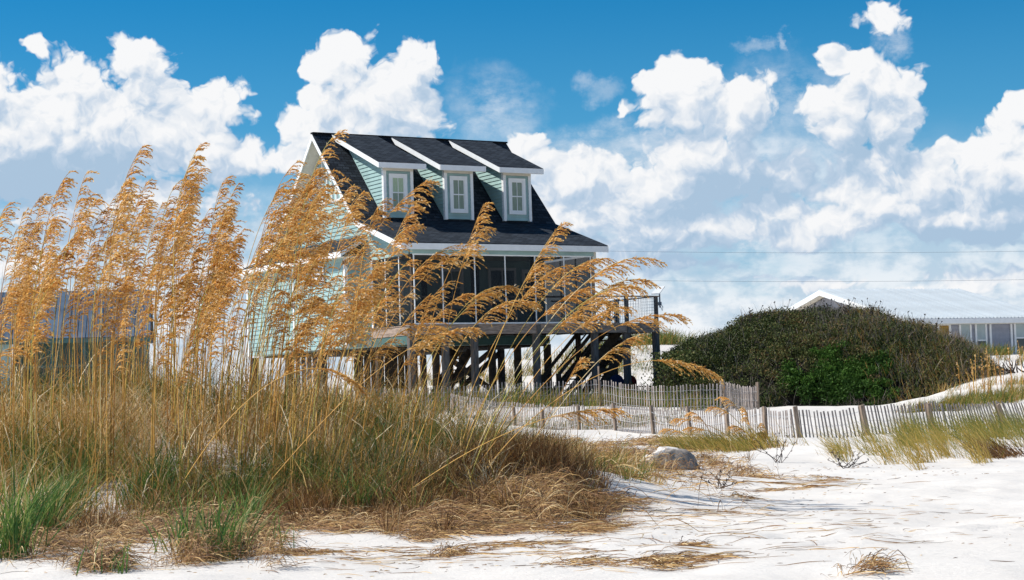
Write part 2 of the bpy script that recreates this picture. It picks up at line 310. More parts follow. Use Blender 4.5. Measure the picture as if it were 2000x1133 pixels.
# ------------------------------------------------------------------ ground
def vnoise(x, y, seed=0):
    xi = np.floor(x).astype(np.int64); yi = np.floor(y).astype(np.int64); fx = x-xi; fy = y-yi; fx = fx*fx*(3-2*fx); fy = fy*fy*(3-2*fy)
    def h(a, b):
        n = (a*374761393+b*668265263+seed*974634777) & 0xffffffff; n = ((n ^ (n >> 13))*1274126177) & 0xffffffff; return ((n ^ (n >> 16)) & 0xffff)/65535.0
    return (h(xi, yi)*(1-fx)+h(xi+1, yi)*fx)*(1-fy)+(h(xi, yi+1)*(1-fx)+h(xi+1, yi+1)*fx)*fy-.5
CP = np.array([(-5,7,-.78),(0,7,-.8),(4,7,-.8),(-4,11,-.8),(0,11,-.8),(4,12,-.82),(-9,12,-.7),(9,14,-.8),(3,20,-.93),(8,20,-.9),(14,22,-.8),(-2,22,-.85),(-8,22,-.7),
 (3,29,-1.05),(9,29,-.98),(0,30,-.95),(-7,32,-.75),(6,36,-1.13),(0,38,-1.0),(12,36,-1.05),(18,36,-.9),
 (0,53,-.77),(1.7,50.5,-1.0),(3.5,47,-1.14),(5,44.2,-1.2),(6.4,42,-1.21),(8,42,-1.14),(9.5,42.5,-1.13),(11.5,43.5,-1.08),(14,45,-.95),(20,48,-.5),
 (-3,56,-.6),(-10,50,-.4),(5.5,55,-.66),(7,56,-.72),(2,57,-.5),(-1,58,-.4),(11,52,-.92),(10,57,-.7),
 (-4,61,-.25),(0,63,-.25),(5,65,-.25),(8,66,-.22),(-8,66,-.25),(-5,72,-.2),(0,73,-.2),(5,73,-.1),
 (2.2,80,1.0),(3.2,86,2.0),(6,86,2.2),(9,88,2.2),(-2,86,1.5),(-9,88,.9),(8,78,.9),(5,78,.5),(6,95,2.6),(0,96,1.4),
 (13.4,52,-.66),(13.5,56,-.5),(10.7,59,-.85),(7,60,-.6),(14.8,57,-.05),(16.5,60,.25),(17.8,68,1.0),(18,64,.55),(22,70,.95),(24,80,.9),(17,80,1.0),(24,60,.2),(11.5,63,-.5),(11.5,68,.3),(14,74,.9),(30,60,.3),
 (-20,60,.0),(-30,95,.4),(-22,96,.4),(-60,110,.8),(60,110,1.4),(0,115,1.3),(30,115,1.4),(0,300,1.2),(-150,300,1.2),(150,300,1.2),(0,3000,0),(-900,1500,0),(900,1500,0),(-14,5,-.7),(14,5,-.8)])
FOOT = []; _fr = random.Random(12)
for (fx0, fy0, fa0, nf) in ((2.6, 8.4, 1.15, 15), (1.0, 9.2, .45, 12), (3.6, 13.0, 2.2, 9), (4.6, 11.5, 1.5, 14), (2.0, 17.0, .3, 9), (-1.6, 9.4, .2, 7)):
    for j in range(nf):
        fx0 += .62*math.cos(fa0); fy0 += .62*math.sin(fa0); fa0 += _fr.uniform(-.12, .12); sd_ = (.11 if j % 2 else -.11); FOOT.append((fx0-math.sin(fa0)*sd_, fy0+math.cos(fa0)*sd_, fa0, _fr.uniform(.85, 1.15)))
def ground(x, y):
    x = np.atleast_1d(np.asarray(x, float)); y = np.atleast_1d(np.asarray(y, float)); num = np.zeros_like(x); den = np.zeros_like(x); ys = np.maximum(y, 4)
    for cx, cy, cz in CP:
        sc = 0.5*(ys+max(cy, 4)); d2 = ((x-cx)/(.26*sc))**2+(np.log(ys/max(cy, 4))*3.6)**2; wt = 1/(d2**1.6+.0004); num += wt*cz; den += wt
    z = num/den
    md = np.where(y < 15.3, (y-15.3)/2.5, (y-15.3)/4.5); xc = np.where(x < -3.0, (x+3.0)/6.0, (x+3.0)/2.75)     # the grassy foredune
    z += .66*np.exp(-np.abs(xc)**2.4-np.abs(md)**2.2)*(1+.25*vnoise(x*1.3, y*1.1, 3))
    z += .20*np.exp(-((x-.35)/.75)**2-((y-13.2)/.8)**2) + .12*np.exp(-((x-.9)/.8)**2-((y-17.2)/1.2)**2)
    z += .055*vnoise(x*.55, y*.5, 1)*np.clip(y/14, .6, 4) + .035*vnoise(x*1.7, y*1.3, 2) + .022*vnoise(x*4, y*3.2, 5)*(y < 60) + .010*vnoise(x*11, y*8, 6)*(y < 40)
    z += .28*vnoise(x*.28, y*.28, 9)*np.clip((y-72)/8, 0, 1)
    for fx, fy, fa, fs in FOOT:
        k = (np.abs(x-fx) < .6)&(np.abs(y-fy) < .6)
        if k.any():
            dx = x[k]-fx; dy = y[k]-fy; p_ = dx*math.cos(fa)+dy*math.sin(fa); q_ = -dx*math.sin(fa)+dy*math.cos(fa); r2 = (p_/(.17*fs))**2+(q_/(.085*fs))**2; z[k] += -.035*np.exp(-r2)+.014*np.exp(-(np.sqrt(r2)-1.6)**2*3)
    return z
def gz(x, y): return float(ground(x, y)[0])
def grow(a, b, s0, k):
    out = [a]; s_ = s0
    while out[-1] < b: out.append(out[-1]+s_); s_ *= k
    return out
ys = list(np.arange(5, 22, .06))+list(np.arange(22, 30, .085)) + grow(30, 4000, .10, 1.014); ys = [-60, -30, -15, -6, 0, 2.5]+ys
xr = grow(8.5, 4000, .09, 1.045); xl = [-v for v in grow(6.5, 4000, .09, 1.045)][::-1]; xs = xl+list(np.arange(-6.42, 8.45, .065))+xr
X, Y = np.meshgrid(np.array(xs), np.array(ys)); Z = ground(X.ravel(), Y.ravel()); nx, ny = len(xs), len(ys)
ii = (np.arange(ny-1)[:, None]*nx+np.arange(nx-1)[None, :]).ravel()
tag(npmesh('sand', np.stack([X.ravel(), Y.ravel(), Z], 1), np.stack([ii, ii+1, ii+nx+1, ii+nx], 1), mat=M_sand, smooth=True), kind='structure')
def gpos(px, py):
    """where the line of sight through a photo point meets the ground"""
    r = ray(px, py); t = np.exp(np.linspace(math.log(6), math.log(140), 700)); P = t[:, None]*r[None, :]; g = ground(P[:, 0], P[:, 1]); k = np.argmax(P[:, 2] <= g)
    return P[k] if (P[:, 2] <= g).any() else P[-1]

# ------------------------------------------------------------------ beach house on stilts
HX, HD, HZ, TH = -3.195, 60.229, 2.412, R(30.846); GL = -2.68
H = empty('beach_house', (HX, HD, HZ), TH, 'teal beach house on timber stilts with three dormers and a dark shingle roof', 'house')
WD, BK, RV, BV, EV = 6.95, 3.05, 6.447, 12.9, -.25        # width, body front, ridge, body back, eave
ZE, ZB, ZR = 2.70, 3.77, 7.19; OV = .556
def clip_band(poly, z0, z1):
    def cl(P, f):
        out = []
        for i in range(len(P)):
            a, b = P[i], P[(i+1) % len(P)]; fa, fb = f(a), f(b)
            if fa >= 0: out.append(a)
            if (fa >= 0) != (fb >= 0): t = fa/(fa-fb); out.append((a[0]+(b[0]-a[0])*t, a[1]+(b[1]-a[1])*t))
        return out
    P = cl(poly, lambda p: p[1]-z0)
    return cl(P, lambda p: z1-p[1]) if P else P
def siding(parent, poly, fix, axis, out, mat=M_teal, exp=.14, name='siding_board', z_from=None):
    """lapped boards on the wall plane {axis = fix}; poly in (along, z); out = direction of the outside (+-1)"""
    z = min(p[1] for p in poly); top = max(p[1] for p in poly)
    while z < top-.01:
        P = clip_band(poly, z, min(z+exp, top)); 
        if len(P) >= 3:
            m = MB(); fr = []; bk = []
            for s_, zz in P:
                t = (zz-z)/exp; o = .026*(1-t)+.006
                fr.append((fix+out*o, s_, zz) if axis == 0 else (s_, fix+out*o, zz)); bk.append((fix-out*.012, s_, zz) if axis == 0 else (s_, fix-out*.012, zz))
            n = len(P); m.v = fr+bk; m.f = [tuple(range(n)), tuple(range(2*n-1, n-1, -1))]+[(k, n+k, n+(k+1) % n, (k+1) % n) for k in range(n)]
            m.build(name, mat, parent)
        z += exp
def roof_plane(name, a, b, c, d, th=.05, parent=None, mat=M_shingle):
    a, b, c, d = map(Vector, (a, b, c, d)); n = (b-a).cross(d-a).normalized(); m = MB()
    L = (b-a).length; L2 = (d-a).length
    m.quad([a, b, c, d], [(0, 0), (L, 0), (L, L2), (0, L2)]); e = [p-n*th for p in (a, b, c, d)]
    m.quad([e[3], e[2], e[1], e[0]]); P = [a, b, c, d]
    for k in range(4): m.quad([P[k], e[k], e[(k+1) % 4], P[(k+1) % 4]])
    return m.build(name, mat, parent)
u0, u1 = -OV, WD+OV
# roof surfaces
roof_plane('porch_roof', (u0, EV, ZE), (u1, EV, ZE), (u1, BK+.04, ZB), (u0, BK+.04, ZB), parent=H)
roof_plane('main_roof', (u0, BK+.04, ZB), (u1, BK+.04, ZB), (u1, RV, ZR), (u0, RV, ZR), parent=H)
BKB, EVB = 2*RV-BK-.04, 2*RV-EV
roof_plane('rear_roof', (u1, BKB, ZB), (u0, BKB, ZB), (u0, RV, ZR-.01), (u1, RV, ZR-.01), parent=H)
roof_plane('rear_porch_roof', (u1, EVB, ZE), (u0, EVB, ZE), (u0, BKB, ZB-.01), (u1, BKB, ZB-.01), parent=H)
MB().bar((u0-.01, RV, ZR+.0), (u1+.01, RV, ZR+.0), .22, .05).build('ridge_cap', M_shingle, H)
# soffits and rake boards
prof = [(EV, ZE), (BK+.04, ZB), (RV, ZR), (BKB, ZB), (EVB, ZE)]
for (va, za), (vb, zb) in zip(prof[:-1], prof[1:]):
    m = MB(); q = .075
    m.prism([(u0+.03, va, za-q), (u0+.03, vb, zb-q), (u0+.03, vb, zb-q-.04), (u0+.03, va, za-q-.04)], (u1-u0-.06, 0, 0)); m.build('soffit', M_cream, H)
    for ux in (u0-.012, u1-.018):
        MB().prism([(ux, va, za-.045), (ux, vb, zb-.045), (ux, vb, zb-.245), (ux, va, za-.245)], (.03, 0, 0)).build('rake_board', M_white, H)
MB().box((u0-.012, EV-.015, ZE-.235), (u1+.012, EV+.02, ZE-.03)).build('eave_fascia', M_white, H)
MB().box((u0-.012, EVB-.02, ZE-.235), (u1+.012, EVB+.015, ZE-.03)).build('eave_fascia', M_white, H)
MB().box((-.08, -.06, 2.345), (WD+.08, .08, 2.53)).build('porch_beam', M_teal, H)
MB().box((-.10, -.075, 2.50), (WD+.10, .095, 2.56)).build('frieze_board', M_cream, H)
MB().box((.05, .1, 2.40), (WD-.05, BK, 2.44)).build('porch_ceiling', M_cream, H)
# body walls: backing + lapped boards
body = [(BK, -.6), (BV, -.6), (BV, 2.62), (BKB, 3.6), (RV, 6.95), (BK, 3.55)]
for ux, nm in ((0.02, 'gable_wall'), (WD-.1, 'gable_wall')):
    MB().prism([(ux, a, b) for a, b in body], (.08, 0, 0)).build(nm, M_teal, H)
MB().box((.1, BK+.02, -.6), (WD-.1, BK+.1, 3.5)).build('front_wall', M_teal, H)
MB().box((.1, BV-.1, -.6), (WD-.1, BV-.02, 2.6)).build('rear_wall', M_teal, H)
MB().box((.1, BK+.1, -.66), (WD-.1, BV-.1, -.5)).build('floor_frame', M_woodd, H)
siding(H, [(BK, 2.9), (BV-1, 2.9), (BKB, 3.6), (BKB-1.1, 4.7), (BK+1.1, 4.7), (BK, 3.6)], .02, 0, -1)
siding(H, [(BK, -.6), (3.72, -.6), (3.72, 2.9), (BK, 2.9)], .02, 0, -1)
siding(H, [(BK, 2.35), (BK, 3.55), (.3, 2.62), (.3, 2.35)], -.0, 0, -1, exp=.13)
MB().prism([(.0, .3, 2.35), (.0, BK, 2.35), (.0, BK, 3.5), (.0, .3, 2.6)], (.06, 0, 0)).build('porch_gable_wall', M_teal, H)
for k in range(13):      # battens of the gable top
    v = 4.15+k*.38; hh = ZR-.35-abs(v-RV)*1.02
    if hh > 4.75: MB().box((-.045, v-.025, 4.72), (.02, v+.025, hh)).build('batten', M_white, H)
MB().box((-.05, BK+1.0, 4.66), (.02, BKB-1.0, 4.74)).build('gable_band', M_white, H)
MB().box((-.05, BK-.1, -.62), (.1, BK+.02, 2.36)).build('corner_board', M_white, H)
# bump-out along the side
b0, b1, bu = 3.72, 12.3, -.7
MB().box((bu+.02, b0+.02, -.58), (.02, b1, 2.62)).build('bay_wall', M_teal, H)
siding(H, [(b0+.1, -.58), (b1, -.58), (b1, 2.5), (b0+.1, 2.5)], bu+.02, 0, -1, exp=.155)
siding(H, [(bu+.1, -.58), (.0, -.58), (.0, 2.5), (bu+.1, 2.5)], b0+.02, 1, -1, exp=.155)
for v_ in (b0, b1): MB().box((bu-.03, v_-.03, -.6), (bu+.09, v_+.09, 2.52)).build('corner_board', M_white, H)
MB().box((bu-.03, 8.0, -.6), (bu+.02, 8.1, 2.52)).build('trim_board', M_white, H)
roof_plane('bay_roof', (-1.0, b1+.1, 2.70), (-1.0, b0-.35, 2.70), (0, b0-.35, 3.28), (0, b1-1.6, 3.28), parent=H)
MB().box((-1.02, b0-.35, 2.50), (-.98, b1+.1, 2.69)).build('bay_fascia', M_white, H)
MB().prism([(-1.0, b0-.33, 2.52), (0, b0-.33, 3.1), (0, b0-.33, 3.25), (-1.0, b0-.33, 2.68)], (0, -.03, 0)).build('bay_rake', M_white, H)
MB().box((-.98, b0-.3, 2.50), (.0, b1, 2.53)).build('soffit', M_cream, H)
# ---- a double-hung window facing -v or -u
def window(parent, c, z0, z1, wd, plane, fix, curt=M_curtd, upper=None, lites=2, cas=.11):
    P = (lambda s_, o, z: (s_, fix-o, z)) if plane == 'v' else (lambda s_, o, z: (fix-o, s_, z))
    def bx(m, s0, s1, o0, o1, a, b): return m.box(P(s0, o0, a), P(s1, o1, b))
    h = wd/2; m = MB()
    bx(m, c-h, c-h+cas, .0, .05, z0, z1); bx(m, c+h-cas, c+h, .0, .05, z0, z1); bx(m, c-h+cas, c+h-cas, .0, .05, z1-cas, z1); bx(m, c-h+cas, c+h-cas, .0, .055, z0, z0+cas)
    W_ = m.build('window', M_white, parent); g = h-cas; zm = (z0+z1)/2; a0, a1 = z0+cas, z1-cas
    s = MB(); f = .035
    for (q0, q1, o) in ((a0, zm+.02, .012), (zm-.02, a1, .022)):
        bx(s, c-g, c-g+f, .002, o+.01, q0, q1); bx(s, c+g-f, c+g, .002, o+.01, q0, q1); bx(s, c-g+f, c+g-f, .002, o+.01, q0, q0+f); bx(s, c-g+f, c+g-f, .002, o+.01, q1-f, q1)
    s.build('sash', M_white, W_)
    if lites == 2:
        k = MB(); bx(k, c-.010, c+.010, .004, .020, a0+f, zm-.02); bx(k, c-.010, c+.010, .004, .029, zm+f-.02, a1-f); k.build('muntin', M_white, W_)
    gm = MB(); bx(gm, c-g+f, c+g-f, .003, .009, a0+f, zm-.02); gm.build('pane', curt, W_)
    gm = MB(); bx(gm, c-g+f, c+g-f, .003, .014, zm+f-.02, a1-f); gm.build('pane', upper or curt, W_)
    return W_
window(H, 6.32, 1.75, 2.42, .62, 'u', bu-.02, M_glass, cas=.08); window(H, 5.66, 1.75, 2.42, .62, 'u', bu-.02, M_glass, cas=.08)
# ---- dormers
DZ0, DZ1, DE, DV = 3.85, 5.52, 5.72, BK
def slope_z(v): return ZB+(ZR-ZB)*(v-BK-.04)/(RV-BK-.04)
for i, c in enumerate((1.09, 3.48, 5.88)):
    dm = MB(); h = .58
    dm.box((c-h+.02, DV+.02, DZ0), (c+h-.02, DV+.12, DZ1)); D_ = dm.build('dormer', M_teal, H)
    slope = (7.16-DE)/(RV-2.70)
    dz = lambda v: DE+(v-2.70)*slope
    for sx in (-1, 1):
        ux = c+sx*(h-.05)
        MB().prism([(ux-.02, DV+.1, DZ0), (ux-.02, DV+.1, dz(DV+.1)-.12), (ux-.02, RV-.35, dz(RV-.35)-.12)], (.04, 0, 0)).build('cheek_wall', M_teal, D_)
    siding(D_, [(DV+.02, DZ0-.0), (DV+.02, dz(DV)-.15), (RV-.5, dz(RV-.5)-.15)], c-h+.03, 0, -1, exp=.135)
    siding(D_, [(DV+.02, DZ0-.0), (DV+.02, dz(DV)-.15), (RV-.5, dz(RV-.5)-.15)], c+h-.03, 0, 1, exp=.135)
    siding(D_, [(c-h+.1, DZ0), (c+h-.1, DZ0), (c+h-.1, DZ1-.04), (c-h+.1, DZ1-.04)], DV+.02, 1, -1, exp=.135)
    for sx in (-1, 1):
        ux = c+sx*h; MB().box((ux-.055*(sx > 0)*2+.0, DV-.035, DZ0-.02), (ux+.11*(sx < 0), DV+.10, DZ1+.03)).build('corner_board', M_white, D_)
    MB().box((c-h+.0, DV-.04, DZ1-.05), (c+h-.0, DV+.02, DZ1+.04)).build('frieze_board', M_cream, D_)
    e0, e1 = c-.91, c+.91; vt = RV+.02
    roof_plane('dormer_roof', (e0, 2.68, DE), (e1, 2.68, DE), (e1, vt, 7.235), (e0, vt, 7.235), .05, D_)
    MB().box((e0-.01, 2.665, DE-.20), (e1+.01, 2.70, DE-.015)).build('dormer_fascia', M_white, D_)
    sl2 = (7.235-DE)/(vt-2.68)
    for ux in (e0-.015, e1-.015):
        MB().prism([(ux, 2.70, DE-.02), (ux, vt-.1, DE-.02+sl2*(vt-.1-2.70)), (ux, vt-.45, DE-.20+sl2*(vt-.45-2.70)), (ux, 2.70, DE-.20)], (.03, 0, 0)).build('dormer_rake', M_white, D_)
    MB().prism([(e0+.02, 2.70, DE-.19), (e0+.02, vt-.4, DE-.13+sl2*(vt-.4-2.70)), (e0+.02, vt-.4, DE-.17+sl2*(vt-.4-2.7)), (e0+.02, 2.70, DE-.21)], (1.78, 0, 0)).build('dormer_soffit', M_cream, D_)
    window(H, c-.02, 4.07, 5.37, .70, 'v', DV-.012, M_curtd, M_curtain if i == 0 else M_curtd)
# ---- porch floor, rim, screens, posts
DW = 9.74
MB().box((-.12, 0.0, -.32), (DW, .045, -.02)).build('rim_joist', M_wood, H)
MB().box((DW-.045, .045, -.32), (DW, 3.0, -.02)).build('rim_joist', M_wood, H)
MB().box((-.12, .045, -.32), (-.07, 3.0, -.02)).build('rim_joist', M_wood, H)
for k in range(21): MB().box((-.14, -.03+k*.146, -.02), (DW+.02, -.03+k*.146+.138, .012)).build('deck_board', M_wood, H)
for k in range(16): MB().box((.1+k*.6, .05, -.27), (.145+k*.6, 2.98, -.022)).build('joist', M_woodd, H)
MB().box((-.1, 2.86, -.58), (WD, 3.0, -.3)).build('floor_beam', M_dgreen, H)
MB().box((-.1, .12, -.62), (.0, 3.0, -.33)).build('floor_beam', M_dgreen, H)
mull = [0.0, 1.06, 2.29, 3.47, 4.65, 5.82, 6.91]
MB().box((-.03, -.025, .02), (6.96, .01, .065)).build('screen_rail', M_white, H)
MB().box((-.03, -.025, 2.30), (6.96, .01, 2.345)).build('screen_rail', M_white, H)
for m_ in mull: MB().box((m_-.018, -.022, .065), (m_+.018, .008, 2.30)).build('screen_mullion', M_white, H)
for a, b in zip(mull[:-1], mull[1:]): MB().quad([(a+.024, 0, .065), (b-.024, 0, .065), (b-.024, 0, 2.30), (a+.024, 0, 2.30)]).build('screen_panel', M_screen, H)
for ux in (-.02, WD):   # side screens
    MB().quad([(ux, .05, .06), (ux, BK-.05, .06), (ux, BK-.05, 2.33), (ux, .05, 2.33)]).build('screen_panel', M_screen, H)
    for v_ in (1.0, 2.0): MB().box((ux-.02, v_-.02, .06), (ux+.02, v_+.02, 2.33)).build('screen_mullion', M_white, H)
MB().box((-.05, .02, .9), (WD, .07, .96)).build('porch_handrail', M_wood, H)
for k in range(6):
    a = mull[k]; MB().box((a+.0, .03, .0), (a+.07, .1, .9)).build('porch_baluster_post', M_woodd, H)
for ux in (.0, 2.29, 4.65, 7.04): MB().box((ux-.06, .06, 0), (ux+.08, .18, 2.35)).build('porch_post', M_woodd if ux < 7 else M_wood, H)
MB().box((7.0, -.04, 2.05), (7.14, .02, 2.5)).build('corner_board', M_cream, H)
for ux in (-.1, 1.17, 2.28, 4.70, 7.08, 8.41, 9.68):
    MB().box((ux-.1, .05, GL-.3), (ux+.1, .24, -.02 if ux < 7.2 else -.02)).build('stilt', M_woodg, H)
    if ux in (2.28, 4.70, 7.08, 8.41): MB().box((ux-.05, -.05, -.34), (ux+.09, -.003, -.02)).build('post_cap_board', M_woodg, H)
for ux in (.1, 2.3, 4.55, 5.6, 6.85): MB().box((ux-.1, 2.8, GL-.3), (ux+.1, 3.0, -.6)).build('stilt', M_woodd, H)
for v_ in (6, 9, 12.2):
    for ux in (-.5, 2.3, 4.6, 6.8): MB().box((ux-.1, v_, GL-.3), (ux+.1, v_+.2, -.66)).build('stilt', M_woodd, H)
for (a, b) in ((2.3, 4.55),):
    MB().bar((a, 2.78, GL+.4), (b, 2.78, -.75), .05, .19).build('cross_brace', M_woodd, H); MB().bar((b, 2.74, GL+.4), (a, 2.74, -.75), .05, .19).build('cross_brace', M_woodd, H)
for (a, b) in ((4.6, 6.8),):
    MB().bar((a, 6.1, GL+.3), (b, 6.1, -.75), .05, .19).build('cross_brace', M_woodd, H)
# right deck railing
MB().box((7.08, -.03, .93), (9.78, .11, .97)).build('handrail', M_wood, H)
MB().box((7.1, 2.85, .93), (9.78, 2.97, .97)).build('handrail', M_wood, H)
for (ux, v_, wd_) in ((8.41, .02, .12), (9.68, .02, .12), (9.55, 2.85, .12), (8.35, 2.85, .12), (8.9, 1.35, .16)):
    MB().box((ux-wd_/2, v_, -.3), (ux+wd_/2, v_+.1, .93)).build('rail_post', M_woodg, H)
def grid(parent, a, b, z0, z1, v, axis):
    m = MB(); n = max(2, int((b-a)/.105)); P = (lambda s_, z: (s_, v, z)) if axis == 'v' else (lambda s_, z: (v, s_, z))
    for k in range(n+1): s_ = a+(b-a)*k/n; m.bar(P(s_, z0), P(s_, z1), .006, .006)
    for k in range(int((z1-z0)/.105)+1): z = z0+k*.105; m.bar(P(a, z), P(b, z), .006, .006)
    m.build('wire_panel', M_wire, parent)
grid(H, 7.18, 8.35, .04, .92, .06, 'v'); grid(H, 8.47, 9.62, .04, .92, .06, 'v'); grid(H, .15, 2.85, .04, .92, 9.68, 'u'); grid(H, 7.2, 8.3, .04, .92, 2.9, 'v'); grid(H, 8.4, 9.5, .04, .92, 2.9, 'v')
MB().box((9.66, .1, .93), (9.78, 2.9, .97)).build('handrail', M_wood, H)
# stairs from the deck down towards the left
sa, sb, gz0 = 9.0, 6.45, GL
for v_ in (1.35, 2.35):
    MB().bar((sb, v_, gz0+.05), (sa, v_, -.15), .05, .30).build('stair_stringer', M_woodd, H)
    MB().bar((sb-.1, v_, gz0+.98), (sa-.1, v_, .85), .05, .12).build('stair_handrail', M_woodd, H)
    MB().box((sb-.2, v_-.07, gz0-.2), (sb-.06, v_+.07, gz0+1.0)).build('newel_post', M_woodd, H)
    MB().box((7.75, v_-.07, gz0-.2), (7.9, v_+.07, -.05)).build('newel_post', M_woodd, H)
    for q in (.5,): MB().bar((sb-.1, v_, gz0+.1+q), (sa-.1, v_, -.05+q), .03, .05).build('stair_rail', M_woodd, H)
for k in range(13):
    t = (k+.5)/13; MB().box((sb+(sa-sb)*t-.14, 1.37, gz0+.1+(2.5)*t), (sb+(sa-sb)*t+.14, 2.33, gz0+.14+2.5*t)).build('stair_tread', M_woodd, H)
# second flight (landing side, rising towards the back right)
MB().bar((8.1, 2.7, GL+.1), (9.9, 2.7, -.4), .05, .30).build('stair_stringer', M_woodd, H); MB().bar((8.1, 1.9, GL+.1), (9.9, 1.9, -.4), .05, .30).build('stair_stringer', M_woodd, H)
MB().box((7.9, 1.3, GL+.95), (8.6, 1.5, GL+1.15)).build('landing_beam', M_woodd, H)
MB().box((8.3, 1.35, GL-.2), (8.45, 1.5, GL+.95)).build('newel_post', M_woodd, H)
for k in range(10):
    t = (k+.5)/10; MB().box((8.1+1.8*t-.1, 1.92, GL+.12+2.1*t), (8.1+1.8*t+.1, 2.68, GL+.16+2.1*t)).build('stair_tread', M_woodd, H)
MB().box((9.5, 2.55, GL-.2), (9.65, 2.7, -.32)).build('stilt', M_woodd, H); MB().box((10.3-.75, 2.8, GL-.3), (10.45-.75, 3.0, -.02)).build('stilt', M_woodd, H)
# under-house flight seen through the stilts at left
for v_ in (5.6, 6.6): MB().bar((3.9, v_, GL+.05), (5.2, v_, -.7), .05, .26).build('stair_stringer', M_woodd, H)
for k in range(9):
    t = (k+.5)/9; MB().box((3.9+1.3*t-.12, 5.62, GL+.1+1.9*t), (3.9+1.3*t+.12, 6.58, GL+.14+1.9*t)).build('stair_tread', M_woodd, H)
for k in range(9): MB().box((.4+k*.27, 5.2, GL-.1), (.4+k*.27+.235, 5.235, -.68)).build('dark_infill_board', M_woodd, H)  # dark boards added to close the bright gap, standing in for under-house shade
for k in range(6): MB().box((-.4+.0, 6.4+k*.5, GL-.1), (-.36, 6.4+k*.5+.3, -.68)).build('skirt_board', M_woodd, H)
# porch doors and windows on the shaded front wall
def door(c, wd, z1):
    d = MB(); d.box((c-wd/2, BK-.03, .02), (c-wd/2+.1, BK+.02, z1)).box((c+wd/2-.1, BK-.03, .02), (c+wd/2, BK+.02, z1)).box((c-wd/2+.1, BK-.03, z1-.1), (c+wd/2-.1, BK+.02, z1)); D_ = d.build('door', M_white, H)
    MB().box((c-wd/2+.1, BK-.01, .05), (c+wd/2-.1, BK+.0, z1-.1)).build('door_glass', M_glass, D_); MB().box((c-.03, BK-.028, .05), (c+.03, BK-.012, z1-.1)).build('door_stile', M_white, D_); MB().box((c-wd/2+.1, BK-.027, .95), (c+wd/2-.1, BK-.013, 1.03)).build('door_rail', M_white, D_)
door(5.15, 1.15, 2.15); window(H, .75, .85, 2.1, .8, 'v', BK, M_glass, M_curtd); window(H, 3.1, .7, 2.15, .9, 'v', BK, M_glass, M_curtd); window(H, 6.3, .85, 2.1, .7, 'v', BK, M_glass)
for c in (2.0, 4.1): MB().box((c-.1, BK-.02, .0), (c+.1, BK+.02, 2.4)).build('trim_board', M_woodd, H)

# ------------------------------------------------------------------ small things at the beach house
def hw(u, v, z): return Vector((HX+u*math.cos(TH)-v*math.sin(TH), HD+u*math.sin(TH)+v*math.cos(TH), HZ+z))
t = empty('satellite_dish', hw(9.84, .05, .55), 0, 'flat white tilted dish panel on a short black pole at the deck rail corner', 'satellite dish')
MB().bar((0, 0, 0), (0, 0, .58), .05, .05).build('pole', M_cable, t)
MB().box((-.06, -.05, .08), (.06, .05, .2)).build('bracket', M_cable, t)
MB().tube([(.05, 0, .1), (.10, -.02, .02), (.08, 0, -.12), (.02, 0, .05)], .012).build('cable', M_cable, t)
p_ = MB(); a = Vector((-.20, -.12, .48)); e1_ = Vector((.19, -.12, .0)); 
p_.prism([(-.30, -.2, .46), (-.02, -.2, .46), (.22, .22, .74), (-.06, .22, .74)], (0, -.005, .035)); p_.build('panel', M_white, t)
def chair(pos, mat, label, rz):
    c = empty('beach_chair', pos, rz, label, 'chair')
    m = MB(); n = 9; pts = [(.27*math.cos(math.pi*k/n), .0, .62+.26*math.sin(math.pi*k/n)) for k in range(n+1)]+[(-.27, 0, .25), (.27, 0, .25)]
    m.prism(pts, (0, .05, 0)); m.build('backrest', mat, c); MB().box((-.27, -.48, .26), (.27, 0, .31)).build('seat', mat, c)
    for sx in (-1, 1):
        MB().box((sx*.3-.03, -.5, .45), (sx*.3+.03, .03, .48)).build('armrest', mat, c)
        for v_ in (-.45, 0): MB().box((sx*.27-.02, v_-.02, 0), (sx*.27+.02, v_+.02, .46)).build('leg', M_woodd, c)
def onground(p, dz=0): return (p[0], p[1], gz(p[0], p[1])+dz)
chair(onground(at(1206, 780, 65)), M_blue, 'navy chair with a rounded back in the shade under the deck', R(20))
chair(onground(at(1232, 780, 65.6)), M_red, 'dark red chair in the shade under the deck beside the navy chair', R(25))
pb = onground(at(1255, 780, 64.6)); t = empty('picnic_bench', pb, TH, 'low dark timber bench under the deck at its right end', 'bench')
for k in range(4): MB().box((-1.1, -.3+k*.15, .42), (1.0, -.3+k*.15+.135, .46)).build('seat_plank', M_woodd, t)
for sx in (-.9, .8):
    for v_ in (-.25, .2): MB().box((sx-.05, v_-.05, -.1), (sx+.05, v_+.05, .42)).build('leg', M_woodd, t)
MB().box((-1.0, -.27, .12), (.9, -.24, .32)).build('apron', M_blue, t)

# ------------------------------------------------------------------ neighbouring houses and cables
def nb_frame(px, py, d, th, h):
    P = at(px, py, d); o = P-h*np.array([-math.sin(th), math.cos(th), 0]); return o
th = R(26); d0 = 110.0; hh = 8.0; o = nb_frame(1600, 566, d0, th, hh); g0 = gz(o[0], o[1])
def onpl(px, py, v, o, th):
    r = ray(px, py); c, s_ = math.cos(th), math.sin(th); tt = (v-o[0]*s_+o[1]*c)/(-r[0]*s_+r[1]*c); p = r*tt-o; return p[0]*c+p[1]*s_, p[2]
N = empty('grey_beach_house', tuple(o), th, 'grey sided beach house with a pale ribbed metal roof behind the scrub mound', 'house')
L = onpl(1872, 566, hh, o, th)[0]; ze = -2.15; base = g0-o[2]-1.0
roof_plane('metal_roof', (0, 0, ze), (L, 0, ze), (L, hh, 0), (0, hh, 0), .06, N, M_metalw); roof_plane('rear_metal_roof', (L, 2*hh, ze), (0, 2*hh, ze), (0, hh, -.01), (L, hh, -.01), .06, N, M_metalw)
